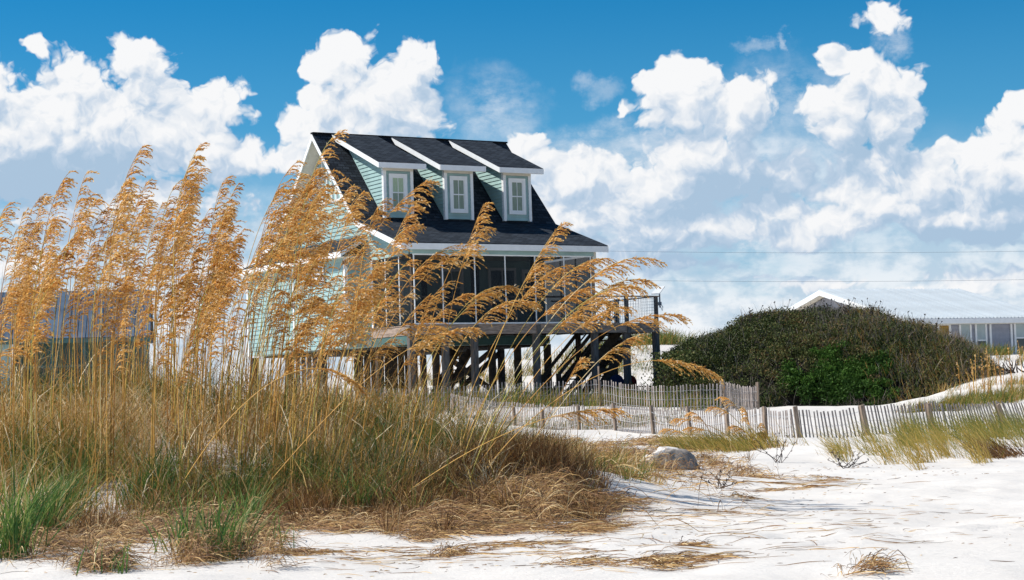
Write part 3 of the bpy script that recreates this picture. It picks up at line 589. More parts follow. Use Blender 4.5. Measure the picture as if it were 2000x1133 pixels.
nr = int(L/.26); rib0 = MB().bar((0, -.02, ze+.025), (0, hh, .025), .07, .055).build('roof_rib', M_metalw, N); rib0.location.x = .03
for k in range(1, nr+1): c = copy_obj(rib0, N); c.location.x = .03+(L-.06)*k/nr
MB().box((-.02, -.05, ze-.30), (L+.02, -.01, ze-.02)).build('eave_fascia', M_white, N)
for (a, b, c_, d_) in ((0, ze, hh, 0), (hh, 0, 2*hh, ze)): MB().prism([(-.03, a, b-.05), (-.03, c_, d_-.05), (-.03, c_, d_-.34), (-.03, a, b-.34)], (.05, 0, 0)).build('rake_board', M_white, N)
MB().prism([(.02, 0, ze-.1), (.02, hh, -.12), (.02, 2*hh, ze-.1), (.02, 2*hh, ze-.16), (.02, hh, -.18), (.02, 0, ze-.16)], (L-.04, 0, 0)).build('soffit', M_cream, N)
MB().prism([(.9, .6, base), (.9, 2*hh-.6, base), (.9, 2*hh-.6, ze-.1), (.9, hh, -.25), (.9, .6, ze-.1)], (.1, 0, 0)).build('gable_wall', M_gwall, N)
fw = .55
MB().box((1.0, fw+.05, base), (L-.6, fw+.15, ze-.12)).build('front_wall', M_gwall, N)
z = base
while z < ze-.35:
    MB().prism([(1.0, fw+.05, z), (1.0, fw+.018, z), (1.0, fw+.044, z+.19), (1.0, fw+.05, z+.19)], (L-1.6, 0, 0)).build('siding_board', M_gwall, N); z += .19
MB().box((1.0, .0, ze-.34), (L-.6, fw+.1, ze-.30)).build('porch_soffit', M_cream, N)
def nx(px, py=650): return onpl(px, py, fw, o, th)
def npane(pxa, pxb, pya, pyb, cas=.14, blind=True, split=.5):
    a, z1 = nx(pxa, pya); b, z0 = nx(pxb, pyb)
    m = MB(); m.box((a, fw-.05, z0), (a+cas, fw+.02, z1)).box((b-cas, fw-.05, z0), (b, fw+.02, z1)).box((a+cas, fw-.05, z1-cas), (b-cas, fw+.02, z1)).box((a+cas, fw-.05, z0), (b-cas, fw+.02, z0+cas)); w_ = m.build('window', M_white, N)
    zm = z0+(z1-z0)*split
    MB().box((a+cas, fw-.01, zm+.04), (b-cas, fw+.01, z1-cas)).build('blind', M_blind, w_); MB().box((a+cas, fw-.015, z0+cas), (b-cas, fw+.01, zm-.04)).build('pane', M_glass, w_)
    MB().box((a+cas, fw-.04, zm-.04), (b-cas, fw+.0, zm+.04)).build('sash', M_white, w_)
npane(1872, 1899, 627, 692, .12, split=.32); npane(1903, 1929, 627, 692, .12, split=.42); npane(1979, 2010, 627, 700, .14, split=.55); npane(2012, 2040, 627, 700, .14, split=.55)
a, z1 = nx(1829, 629); b, z0 = nx(1859, 700); dmm = MB().box((a, fw-.06, z0), (a+.14, fw+.02, z1)).box((b-.14, fw-.06, z0), (b, fw+.02, z1)).box((a+.14, fw-.06, z1-.2), (b-.14, fw+.02, z1)).build('door', M_white, N)
MB().box((a+.14, fw-.02, z0), (b-.14, fw+.01, z1-.2)).build('door_leaf', M_gold, dmm)
for pxx in (1934, 1975): a, _ = nx(pxx); MB().box((a-.07, fw-.05, base), (a+.07, fw+.02, ze-.3)).build('corner_board', M_white, N)
# left neighbour
th2 = R(10); h2 = 5.0; d2 = 100.0; o2 = nb_frame(296, 565, d2, th2, h2)
N2 = empty('blue_roofed_house', tuple(o2), th2, 'low green house with a blue grey metal roof behind the sea oats', 'house'); L2 = 14.0; z2 = -2.72; g2 = gz(o2[0]-4, o2[1])-o2[2]-1.0
roof_plane('metal_roof', (-L2, 0, z2), (0, 0, z2), (0, h2, 0), (-L2, h2, 0), .06, N2, M_metalb); roof_plane('rear_metal_roof', (0, 2*h2, z2), (-L2, 2*h2, z2), (-L2, h2, -.01), (0, h2, -.01), .06, N2, M_metalb)
s0 = MB().bar((0, -.01, z2+.02), (0, h2, .015), .02, .02).build('roof_rib', M_metalb, N2); s0.location.x = -.03
for k in range(1, 35): c = copy_obj(s0, N2); c.location.x = -.03-k*.41
MB().box((-L2, -.05, z2-.26), (0, -.01, z2-.03)).build('eave_fascia', M_dgreen, N2)
MB().prism([(-.05, .0, z2-.07), (-.05, h2, -.07), (-.05, 2*h2, z2-.07), (-.05, 2*h2, z2-.3), (-.05, h2, -.3), (-.05, 0, z2-.3)], (.04, 0, 0)).build('rake_board', M_dgreen, N2)
MB().prism([(-.5, 1.8, g2), (-.5, 2*h2-.3, g2), (-.5, 2*h2-.3, z2), (-.5, h2, -.3), (-.5, 1.8, z2+.7)], (.1, 0, 0)).build('gable_wall', M_dgreen, N2)
MB().box((-L2+.2, 1.8, g2), (-.5, 1.9, z2+.6)).build('front_wall', M_dgreen, N2)
MB().box((-L2+.2, .3, g2), (-6.9, 1.8, z2-.05)).build('side_room_wall', M_teal, N2)
MB().box((-8.0, .25, g2), (-7.9, .3, z2-.1)).build('trim_board', M_white, N2); MB().box((-6.98, .25, g2), (-6.88, .3, z2-.1)).build('trim_board', M_white, N2)
MB().box((-6.88, .2, z2-1.5), (-.1, .3, z2-1.38)).build('porch_handrail', M_dgreen, N2); MB().box((-6.88, .1, z2-2.5), (-.1, 1.8, z2-2.35)).build('porch_floor', M_dgreen, N2)
for k in range(5): MB().box((-.25-k*1.6, .15, g2), (-.1-k*1.6, .3, z2-.05)).build('porch_post', M_dgreen, N2)
# cables
def cable(pts, label, sag=.4):
    m = MB(); P = [at(*p) for p in pts]; out = []
    for a, b in zip(P[:-1], P[1:]):
        for k in range(12): s_ = k/12; q = a+(b-a)*s_; out.append((q[0], q[1], q[2]-sag*4*s_*(1-s_)))
    out.append(tuple(P[-1])); m.tube(out, .009, 5); tag(m.build('power_cable', M_cable), label, 'cable')
cable([(900, 484, 125), (2400, 481, 125)], 'upper thin overhead cable crossing the sky right of the beach house')
cable([(900, 541, 125), (2400, 536, 125)], 'lower thin overhead cable crossing the sky above the grey house')
cable([(-300, 592, 118), (760, 620, 118)], 'thin overhead cable behind the sea oats by the blue grey roof')

# ------------------------------------------------------------------ sand fences
slat_me = None
def fence(label, pts, spacing, height, posts, post_h, lean0=0.0, seed=1, pmat_=M_post, round_post=False):
    """pts: (photo x, depth); the foot follows the sand"""
    rg = random.Random(seed); P = []
    for px, d in pts: p = at(px, 830, d); P.append((p[0], p[1]))
    F = empty('sand_fence', (P[0][0], P[0][1], gz(*P[0])), 0, label, 'fence', 'weathered sand fences'); O = F.location
    seg = [math.dist(a, b) for a, b in zip(P[:-1], P[1:])]; tot = sum(seg)
    def pos(s_):
        for a, b, l in zip(P[:-1], P[1:], seg):
            if s_ <= l: t = s_/l; return a[0]+(b[0]-a[0])*t, a[1]+(b[1]-a[1])*t, math.atan2(b[1]-a[1], b[0]-a[0])
            s_ -= l
        return P[-1][0], P[-1][1], math.atan2(P[-1][1]-P[-2][1], P[-1][0]-P[-2][0])
    n = min(299, int(tot/spacing)); tmpl = None; tops = []
    px_of = lambda x, y: 1000+FPX*x/y
    def sagf(x, y):
        p = px_of(x, y); ps = sorted(q[0] for q in posts); a = max([q for q in ps if q <= p], default=None); b = min([q for q in ps if q > p], default=None)
        if a is None or b is None: return 0
        t = (p-a)/(b-a); return -4*t*(1-t)
    lean_at = lambda p: np.interp(p, [q[0] for q in posts], [q[1] for q in posts])
    for k in range(n):
        x, y, an = pos(tot*(k+.5)/n); z = gz(x, y)
        if tmpl is None: tmpl = MB().box((-.019, -.005, -.12), (.019, .005, height)).build('slat', M_slat, F); c = tmpl
        else: c = copy_obj(tmpl, F)
        ln = lean_at(px_of(x, y))+rg.uniform(-.025, .025); dz = .07*sagf(x, y)+rg.uniform(-.012, .012)
        c.location = (x-O.x, y-O.y, z-O.z+dz); c.rotation_euler = (rg.uniform(-.03, .03), ln, an); c.scale = (rg.uniform(.75, 1.1), 1, rg.uniform(.97, 1.03))
        tops.append((x-O.x, y-O.y, z-O.z+dz, ln, an))
    for (px, ln, ph) in posts:
        # nearest place along the fence
        best = min(range(n), key=lambda k: abs(px_of(tops[k][0]+O.x, tops[k][1]+O.y)-px)); x, y, z, l_, an = tops[best]
        if abs(px_of(x+O.x, y+O.y)-px) > 30: continue
        m = MB(); r_ = .022 if round_post else (.032 if px < 1500 else .048); m.box((-r_, -r_, -.25), (r_, r_, ph)); c = m.build('post', pmat_, F); c.location = (x, y-.075, gz(x+O.x, y+O.y)-O.z); c.rotation_euler = (0, ln, an)
    wm = MB()
    for f_ in (.22, .5, .8):
        for off in (-.009, .009):
            line = [(x+math.sin(l_)*height*f_, y+off, z+height*f_*math.cos(l_)) for x, y, z, l_, an in tops]
            for a, b in zip(line[:-1], line[1:]): wm.bar(a, b, .006, .006)
    w_ = wm.build('wire', M_wire, F); w_['kind'] = 'stuff'
    return F
fence('long low sand fence on beach sand, waving and leaning left towards its right end',
      [(880, 57), (996, 53), (1122, 50.5), (1266, 47), (1410, 44.2), (1550, 42), (1683, 42), (1808, 42.5), (1955, 43.6), (2150, 45)], .083, .70,
      [(880, 0, .6), (996, -.02, .52), (1051, -.05, .55), (1122, -.04, .66), (1192, -.10, .72), (1266, -.12, .72), (1338, -.13, .72), (1410, -.05, .7), (1482, -.02, .7), (1550, -.10, .74), (1683, -.18, .70), (1808, -.2, .66), (1955, -.42, .62), (2150, -.3, .7)], .7, seed=2)
fence('upright sand fence closest to the beach house stilts, ending at a tall thin stake',
      [(560, 58), (850, 58), (1160, 58), (1300, 56), (1407, 55.5), (1482, 57.2)], .10, .84,
      [(600, 0, .9), (850, 0, .9), (1165, 0, 1.25), (1407, 0, 1.0), (1482, -.02, .9)], .9, seed=5, round_post=True)
fence('short return of sand fence running back from the tall thin stake towards the scrub',
      [(1408, 58.5), (1484, 56.6)], .075, .86, [(1408, 0, .8), (1484, 0, .95)], .9, seed=8, round_post=True)

# ------------------------------------------------------------------ grass makers
def blades(base, L, az, lean, curl, width, tint, seg=3, wob=None):
    """ribbons: base (N,3), L length, az heading, lean and curl (fractions of L), returns V, quads, tris, tint"""
    N_ = len(base); t = np.linspace(0, 1, seg+1)
    dx = np.cos(az); dy = np.sin(az)
    hor = (lean[:, None]*t[None]+curl[:, None]*t[None]**2.4)
    ver = t[None]*np.sqrt(np.maximum(.05, 1-lean[:, None]**2)) - (np.abs(curl[:, None])*.55)*t[None]**3
    cx = base[:, 0:1]+L[:, None]*hor*dx[:, None]; cy = base[:, 1:2]+L[:, None]*hor*dy[:, None]; cz = base[:, 2:3]+L[:, None]*ver
    fa = RNG.uniform(0, math.pi, N_); sx = np.cos(fa); sy = np.sin(fa)*.5; wv = width[:, None]*np.array([.8, 1, .75, .45, .2][:seg])[None] if seg < 5 else width[:, None]*(1-t[None, :-1]*.8)
    V = np.empty((N_, seg*2+1, 3), np.float32)
    for k in range(seg):
        V[:, 2*k, 0] = cx[:, k]-sx*wv[:, k]/2; V[:, 2*k, 1] = cy[:, k]-sy*wv[:, k]/2; V[:, 2*k, 2] = cz[:, k]
        V[:, 2*k+1, 0] = cx[:, k]+sx*wv[:, k]/2; V[:, 2*k+1, 1] = cy[:, k]+sy*wv[:, k]/2; V[:, 2*k+1, 2] = cz[:, k]
    V[:, -1, 0] = cx[:, -1]; V[:, -1, 1] = cy[:, -1]; V[:, -1, 2] = cz[:, -1]
    st = (np.arange(N_)*(2*seg+1))[:, None]; Q = [np.stack([st[:, 0]+2*k, st[:, 0]+2*k+1, st[:, 0]+2*k+3, st[:, 0]+2*k+2], 1) for k in range(seg-1)]
    T = np.stack([st[:, 0]+2*seg-2, st[:, 0]+2*seg-1, st[:, 0]+2*seg], 1)
    return V.reshape(-1, 3), np.concatenate(Q), T, np.repeat(tint, 2*seg+1)
def grass_obj(name, base, L, az, lean, curl, width, tint, mat, parent=None, seg=3):
    V, Q, T, ti = blades(base, L, az, lean, curl, width, tint, seg); return npmesh(name, V, Q, T, ti, mat, parent)
def U(a, b, n): return RNG.uniform(a, b, n)
def onG(x, y, sink=.01): return np.stack([x, y, ground(x, y)-sink], 1)

# dense grass of the foredune (one mass nobody could count)
def dune_mask(x, y):
    md = np.where(y < 15.3, (y-15.0)/3.0, (y-15.3)/3.6); xc = np.where(x < -3, (x+3)/6.0, (x+3)/3.35); return np.exp(-np.abs(xc)**3.2-np.abs(md)**3.0)
def scatter(n, x0, x1, y0, y1, dens):
    x = U(x0, x1, n); y = U(y0, y1, n); k = U(0, 1, n) < dens(x, y); return x[k], y[k]
nc = 5200; cx = U(-9, 1.5, nc); cy = U(10.9, 19.5, nc); kp = (dune_mask(cx, cy) > .12)*(U(0, 1, nc) < np.clip(.56+2.0*vnoise(cx*1.6, cy*1.3, 21), .16, 1)*np.where(cy > 16.5, .5, 1)*np.clip(dune_mask(cx, cy)*2.2, 0, 1)); cx, cy = cx[kp], cy[kp]; nc = len(cx)
nb_ = RNG.integers(24, 70, nc); q = np.repeat(np.arange(nc), nb_); n_ = len(q); a0 = U(0, 6.283, n_); r0 = np.abs(RNG.normal(0, .055, n_)); x = cx[q]+r0*np.cos(a0); y = cy[q]+r0*np.sin(a0)
ctone = np.clip(.43+1.5*vnoise(cx*1.2, cy*1.0, 31)+RNG.normal(0, .18, nc), .03, .97); gtone = np.clip(ctone[q]+RNG.normal(0, .22, n_), 0, 1)
chg = np.clip(.44+.35*vnoise(cx*1.1, cy*1.1, 33)+RNG.normal(0, .08, nc), .16, .72)*np.interp(cx, [-9, -5, -2.2, -.6, .4, 1.2], [.84, .88, .88, .78, .6, .45])
wind_ = RNG.normal(.15, .35, n_)
grass_obj('dune_grass', onG(x, y), chg[q]*U(.45, 1.3, n_), np.where(U(0, 1, n_) < .25, wind_, a0), np.clip(np.abs(RNG.normal(.26, .22, n_))+r0*1.2, .02, .93), np.clip(RNG.normal(.32, .3, n_), -.1, .95), U(.0032, .0068, n_), gtone, M_grass)
tag(bpy.data.objects['dune_grass'], 'dense green and tan grass covering the foredune below the sea oats', 'grass', kind='stuff')
# dead thatch at the feet of the dune and straws lying on the sand
def straws(c, L, az, bend, lift, width, tint, seg=5):
    N_ = len(c); t = np.linspace(0, 1, seg+1); a = az[:, None]+bend[:, None]*(t[None]-.5); st_ = L[:, None]/seg
    x = c[:, 0:1]+np.cumsum(np.cos(a)*st_, 1); y = c[:, 1:2]+np.cumsum(np.sin(a)*st_, 1); rise = lift[:, None]*np.sin(math.pi*np.clip(t[None]*RNG.uniform(.7, 1.3, (N_, 1)), 0, 1))
    z = ground(x.ravel(), y.ravel()).reshape(x.shape)+.004+c[:, 2:3]+rise; wv = width[:, None]*(1-.7*np.abs(2*t[None]-1))
    V = np.empty((N_, (seg+1)*2, 3), np.float32); sx = -np.sin(a)*wv*.5; sy = np.cos(a)*wv*.5; up = wv*.45
    V[:, 0::2, 0] = x-sx; V[:, 0::2, 1] = y-sy; V[:, 0::2, 2] = z-up; V[:, 1::2, 0] = x+sx; V[:, 1::2, 1] = y+sy; V[:, 1::2, 2] = z+up
    s0 = np.arange(N_)*(2*seg+2); Q = np.concatenate([np.stack([s0+2*k, s0+2*k+1, s0+2*k+3, s0+2*k+2], 1) for k in range(seg)]); return V.reshape(-1, 3), Q, np.repeat(tint, 2*seg+2)
def thatch(name, label, spots, mat=M_dead, seed=0):
    Vs, Qs, Ts, off = [], [], [], 0
    for (px, py, rx, ry, n, ln, up) in spots:
        th_ = U(0, 2*math.pi, n); rr = np.sqrt(U(0, 1, n))*(.55+.9*U(0, 1, n)**2)
        gx = (gpos(px-rx, py)[0], gpos(px+rx, py)[0]); ya, yb = gpos(px, py+ry)[1], gpos(px, py-ry)[1]; d = (ya+yb)/2
        x = (gx[0]+gx[1])/2+(gx[1]-gx[0])/2*rr*np.cos(th_); y = (ya+yb)/2+(yb-ya)/2*rr*np.sin(th_)
        if n > 250:
            k = U(0, 1, n) < np.clip(.60+2.2*vnoise(x*3.5, y*2.2, 41)+1.2*vnoise(x*9, y*6, 42), 0, 1); x, y, rr = x[k], y[k], rr[k]
        n = len(x); heap = np.clip(.5+1.6*vnoise(x*2.6, y*1.5, 43), 0, 1)*np.clip(1.15-rr, 0, 1)
        c = np.stack([x-ln*.3, y, .16*up*heap*U(0, 1, n)], 1); az = RNG.normal(0, .55, n)+np.where(U(0, 1, n) < .15, 1.4, 0)
        V, Q, T = straws(c, U(.3, 1.1, n)*ln*1.1, az, RNG.normal(0, 1.3, n), np.abs(RNG.normal(0, .055, n))*up, U(.0022, .0042, n)*max(1, d/13), np.clip(RNG.normal(.48, .27, n), 0, 1))
        Vs.append(V); Qs.append(Q+off); Ts.append(T); off += len(V)
    return tag(npmesh(name, np.concatenate(Vs), np.concatenate(Qs), None, np.concatenate(Ts), mat), label, 'dead grass', kind='stuff')
thatch('dead_grass', 'matted brown dead grass along the foot of the foredune',
 [(1030,1000,130,22,1900,.36,1.2), (1080,1005,80,26,1700,.30,1.6), (880,1026,170,12,1500,.30,.7), (700,1026,200,18,1700,.28,.7), (560,1030,100,20,900,.2,.6), (430,1078,105,24,2000,.2,1.0), (420,1098,70,16,1000,.16,1.3), (60,1090,80,26,1100,.2,.8), (185,1112,60,12,700,.18,.9),
  (1130,915,120,36,3400,.32,1.2), (1230,880,120,16,2200,.3,.8), (1080,885,100,22,2000,.3,1.3), (1250,915,50,24,1700,.2,1.6), (1385,915,45,14,1000,.22,1.3), (1180,985,70,16,500,.24,.3), (300,1035,160,30,2400,.22,.7),
  (1160,1038,95,10,700,.25,.25), (1330,935,110,8,450,.2,.2), (930,1040,150,8,800,.25,.25), (530,1115,26,9,400,.12,1.2), (200,1060,220,26,1300,.2,.4), (1330,870,110,10,1600,.3,.9), (600,960,260,40,2600,.3,.6), (250,950,250,60,2600,.3,.6), (900,950,110,25,900,.3,.8), (420,1010,300,50,2600,.3,.7), (120,1020,180,50,1500,.3,.7)])
thatch('sand_litter', 'loose straws and twigs strewn over the white sand',
 [(1500,940,300,18,150,.30,.05), (1300,1000,200,26,120,.25,.03), (1560,955,120,3,160,.22,.06), (1480,930,60,4,120,.15,.2), (1500,1020,380,50,60,.26,.02), (750,1085,350,30,200,.18,.05), (900,1095,500,22,120,.2,.03), (1320,1097,110,10,170,.2,.12),
  (1700,1122,60,6,170,.13,.5), (1290,1112,60,6,150,.14,.3), (1600,935,50,3,100,.14,.2), (1150,1105,80,8,130,.15,.2), (820,1057,50,5,170,.14,.4), (880,1087,36,5,150,.12,.5), (1480,1060,400,40,70,.3,.02), (1800,1000,180,50,40,.15,.03), (580,1085,75,4,200,.16,.15), (1440,975,60,3,90,.12,.2), (1345,1065,30,4,90,.1,.2), (1010,1065,120,12,150,.2,.05), (1530,945,140,4,110,.30,.07),(1750,1050,200,50,40,.1,.03), (1200,1040,500,70,220,.035,.02), (1600,1000,380,90,240,.03,.02), (1000,1100,900,25,220,.03,.02), (1700,920,260,22,160,.05,.03)])
# brown upright grass on the right shoulder of the dune and in the straw
B = []; L = []; Az = []; Le = []; Cu = []; Wd = []; Ti = []
for (px, py, rx, n, ln, mean) in [(1000,905,60,2600,.34,.45),(1060,915,60,2400,.32,.42),(1120,905,60,1600,.26,.45),(940,930,60,2200,.36,.4),(1180,900,50,700,.2,.5),(1090,960,60,2300,.26,.25),(1000,985,80,2600,.24,.22),(1110,995,50,1800,.22,.25),(900,1005,80,1800,.22,.3),(860,975,80,1900,.28,.35),(720,1020,90,1200,.18,.4),(740,985,80,1500,.30,.4),(620,1000,80,1500,.28,.4),(480,1000,90,1300,.26,.45),(330,1010,90,1100,.26,.45),(160,1050,80,900,.22,.45),(1390,905,40,400,.16,.4),(1240,905,40,500,.2,.35)]:
    c = gpos(px, py); sc = c[1]/FPX; k = max(4, n//45); cx = RNG.normal(0, rx*sc*.7, k); cy = RNG.normal(0, .35, k); q = RNG.integers(0, k, n); a0 = U(0, 6.283, n); r0 = np.abs(RNG.normal(0, .035, n)); x = c[0]+cx[q]+r0*np.cos(a0); y = c[1]+cy[q]+r0*np.sin(a0)
    B.append(onG(x, y, .01)); L.append(U(.35, 1.25, n)*ln); Az.append(a0); Le.append(np.clip(np.abs(RNG.normal(.28, .24, n))+r0, .02, .95)); Cu.append(RNG.normal(.35, .3, n)); Wd.append(U(.003, .0055, n)); Ti.append(np.clip(RNG.normal(mean+.05, .27, n), 0, 1))
tag(grass_obj('brown_dune_grass', *[np.concatenate(a) for a in (B, L, Az, Le, Cu, Wd, Ti)], M_dead), 'upright brown dead grass on the lower slope of the foredune', 'dead grass', kind='stuff')
# grass behind the fence, on the far dunes, round the stilts
def patch(name, label, spots, mat, cat='grass'):
    B, L, Az, Le, Cu, Wd, Ti = [], [], [], [], [], [], []
    for (px, py, d, rx, ry, n, ln, mean) in spots:
        c = at(px, py, d); k = max(4, n//22); cx = RNG.normal(0, rx*.55, k); cy = RNG.normal(0, ry*.55, k); q = RNG.integers(0, k, n)
        x = c[0]+cx[q]+RNG.normal(0, .10*ln/.5, n); y = c[1]+cy[q]+RNG.normal(0, .12*ln/.5, n)
        B.append(onG(x, y, .02)); L.append(U(.5, 1.15, n)*ln); Az.append(RNG.normal(0, 1.2, n)); Le.append(np.abs(RNG.normal(.2, .25, n)).clip(0, .8)); Cu.append(U(0, .5, n)); Wd.append(U(.008, .014, n)*d/48); Ti.append(np.clip(RNG.normal(mean-.15, .22, n), 0, 1))
    return tag(grass_obj(name, np.concatenate(B), np.concatenate(L), np.concatenate(Az), np.concatenate(Le), np.concatenate(Cu), np.concatenate(Wd), np.concatenate(Ti), mat), label, cat, kind='stuff')
patch('fence_grass', 'pale green dune grass growing between the sand fences and the stilts',
 [(860,770,59,2.0,1.0,1500,.8,.38), (1000,770,59,1.6,1.0,1700,.85,.36), (1110,775,58.5,1.2,.8,900,.7,.4), (1185,775,59,1.1,.8,1100,.75,.34), (1270,775,60.5,.8,.7,500,.6,.36), (1310,770,60,.9,.8,900,.9,.3), (1160,830,52,1.5,.8,500,.5,.42), (1250,830,50,1.2,.6,500,.5,.4), (1350,790,56.5,.7,.4,260,.7,.38), (1420,780,59,1.0,.6,300,.6,.36), (650,770,59,3.5,1.2,1200,.8,.45), (1000,830,54,1.4,.5,350,.45,.5)], M_grass)
patch('far_dune_grass', 'sparse tufts on the white dune behind the beach house',
 [(1170,690,82,2.2,2.0,1600,.75,.42), (1195,665,86,1.8,1.2,1300,.8,.36), (1255,665,86,2.0,1.0,1300,.9,.36), (1300,652,88,1.0,.8,420,.8,.3), (1345,650,88,1.2,.8,260,.6,.42), (1110,720,80,1.6,1.4,500,.5,.55), (1000,735,78,2.5,1.5,800,.5,.5), (900,735,78,3,1.5,800,.5,.5), (1140,740,77,1.6,1.2,380,.45,.6),
  (1928,665,68,.8,.5,420,.62,.30), (1955,668,68,.7,.5,260,.5,.36), (1985,690,66,1.0,.6,160,.5,.5), (1885,690,63,.8,.6,240,.5,.5), (1960,780,53,1.6,.7,900,.42,.5), (1890,790,51.5,1.6,.7,1500,.5,.42), (1840,795,51,.9,.4,800,.5,.38), (1990,765,54,.9,.6,500,.4,.5), (1940,735,57,1.2,1,500,.4,.6), (1975,700,64,1,.6,100,.5,.5)], M_grass)
def bank(x, y, a, ex): pass
# the yellow-green bank at the right, blown to the left
B = []; L = []; Az = []; Le = []; Cu = []; Wd = []; Ti = []
for (px, py, n, ln, mean) in [(1700,885,500,.42,.6),(1750,875,900,.45,.55),(1800,868,1300,.50,.5),(1850,862,1500,.55,.42),(1900,858,1500,.55,.4),(1950,855,1500,.5,.4),(2000,850,1500,.5,.4),(2050,850,1000,.5,.4),(1780,895,900,.40,.72),(1850,890,1100,.42,.7),(1900,880,800,.4,.65),(1960,870,800,.42,.55),(1660,870,120,.45,.7),(1700,905,500,.3,.75),(1770,850,500,.5,.35),(1870,842,900,.5,.3),(1990,835,900,.5,.3)]:
    n = int(n*.34); c = gpos(px, py); k = max(3, n//30); cx = RNG.normal(0, .36, k); cy = RNG.normal(0, 1.1, k); q = RNG.integers(0, k, n); x = c[0]+cx[q]+RNG.normal(0, .05, n); y = c[1]+cy[q]+RNG.normal(0, .08, n)
    B.append(onG(x, y, .01)); L.append(U(.35, 1.3, n)*ln*1.08); Az.append(RNG.normal(math.pi, .6, n)); Le.append(np.abs(RNG.normal(.52, .24, n)).clip(0, .95)); Cu.append(U(0, .4, n)); Wd.append(U(.005, .009, n)); Ti.append(np.clip(RNG.normal(mean-.12, .2, n), 0, 1))
tag(grass_obj('bank_grass', *[np.concatenate(a) for a in (B, L, Az, Le, Cu, Wd, Ti)], M_gold2), 'low yellow green grass bank on the sand in front of the fence at right', 'grass', kind='stuff')

# ------------------------------------------------------------------ single green tufts in the foreground
def tuft(px, py, hgt_, n, label, mat=M_green, spread=.07, lean=.25, az0=0, azs=1.6, mean=.5, name='grass_tuft', cat='grass tuft', group='fresh green tufts on the sand', wmul=1.0):
    c = gpos(px, py) if not isinstance(px, tuple) else np.array([px[0], px[1], gz(px[0], px[1])])
    t = empty(name, tuple(c), 0, label, cat, group)
    n = int(n*.72)
    b = np.stack([RNG.normal(0, spread, n), RNG.normal(0, spread, n), np.zeros(n)], 1); b[:, 2] = ground(b[:, 0]+c[0], b[:, 1]+c[1])-c[2]-.01
    V, Q, T, ti = blades(b, U(.45, 1.1, n)*hgt_, RNG.normal(az0, azs, n), np.abs(RNG.normal(lean, .18, n)).clip(0, .85), U(0, .55, n), U(.006, .010, n)*wmul, np.clip(RNG.normal(mean, .22, n), 0, 1), 4)
    npmesh('blades', V, Q, T, ti, mat, t)
    n2 = n//2; b2 = np.stack([RNG.normal(0, spread*1.3, n2), RNG.normal(0, spread*1.3, n2), np.zeros(n2)], 1); b2[:, 2] = ground(b2[:, 0]+c[0], b2[:, 1]+c[1])-c[2]-.005
    V, Q, T, ti = blades(b2, U(.3, 1., n2)*hgt_*.45, RNG.uniform(0, 6.28, n2), U(.4, .95, n2), U(0, .5, n2), U(.004, .007, n2)*wmul, np.clip(RNG.normal(.5, .25, n2), 0, 1), 3)
    npmesh('dead_sheaths', V, Q, T, ti, M_dead, t)
    return t
TU = [(20,1090,.62,230,'tall green tuft at the lower left corner of the sand'), (75,1060,.60,260,'broad green tuft just right of the lower left corner tuft'), (120,1015,.50,200,'green tuft behind the broad lower left tuft'),
 (300,975,.50,220,'bright green tuft at the foot of the dune below the left oats'), (265,995,.42,120,'small green tuft left of the bright tuft at the dune foot'), (355,1075,.42,60,'sparse green tuft standing in brown straw on the open sand'),
 (425,1095,.46,150,'green tuft rising from a clump of brown straw on the sand'), (475,1040,.44,130,'green tuft behind the straw clump'), (440,1000,.36,120,'low green tuft at the dune edge above the straw clump'),
 (535,1075,.36,16,'thin lone green sprig on bare sand'), (205,1120,.22,30,'short green sprig in brown straw near the bottom edge'), (600,985,.50,130,'green tuft at the foot of the middle oats'),
 (660,1000,.34,90,'low spreading green tuft on the thatch'), (715,1010,.5,90,'upright green tuft left of the straw mat'), (760,960,.55,140,'tall bright green tuft below the fence view'), (1000+40,985,.20,30,'small green sprig on the brown straw mat'),
 (1125,985,.24,40,'green sprig at the right end of the straw mat'), (1140,925,.2,26,'small green sprig beyond the straw mat'), (1095,905,.24,40,'green sprig among the brown grass behind the mat'), (560,940,.5,110,'green tuft half way up the middle of the dune'), (180,940,.5,110,'green tuft half way up the dune at left'), (690,930,.5,110,'green tuft on the dune below the long diagonal stalk'), (830,900,.5,120,'green tuft on the right shoulder of the dune'), (960,930,.26,70,'short green tuft above the straw mat'), (45,960,.5,120,'green tuft at the left edge of the picture'), (1215,880,.25,24,'thin green sprig left of the sand clod'), (900,870,.3,60,'green sprig at the dune crest by the fence')]
for (px, py, h_, n, lab) in TU: tuft(px, py, h_, n, lab)
# yellow leaning clumps at the fence
tuft(1962, 893, .42, 420, 'brown shock of leaning grass alone on the sand at right', M_dead, .16, .75, math.pi, .35, .35, group='leaning clumps on the right bank', wmul=1.3)
tuft(1640, 886, .34, 26, 'pale wispy grass at the left end of the grassy bank', M_gold2, .25, .55, math.pi, .3, .8, group='leaning clumps on the right bank')
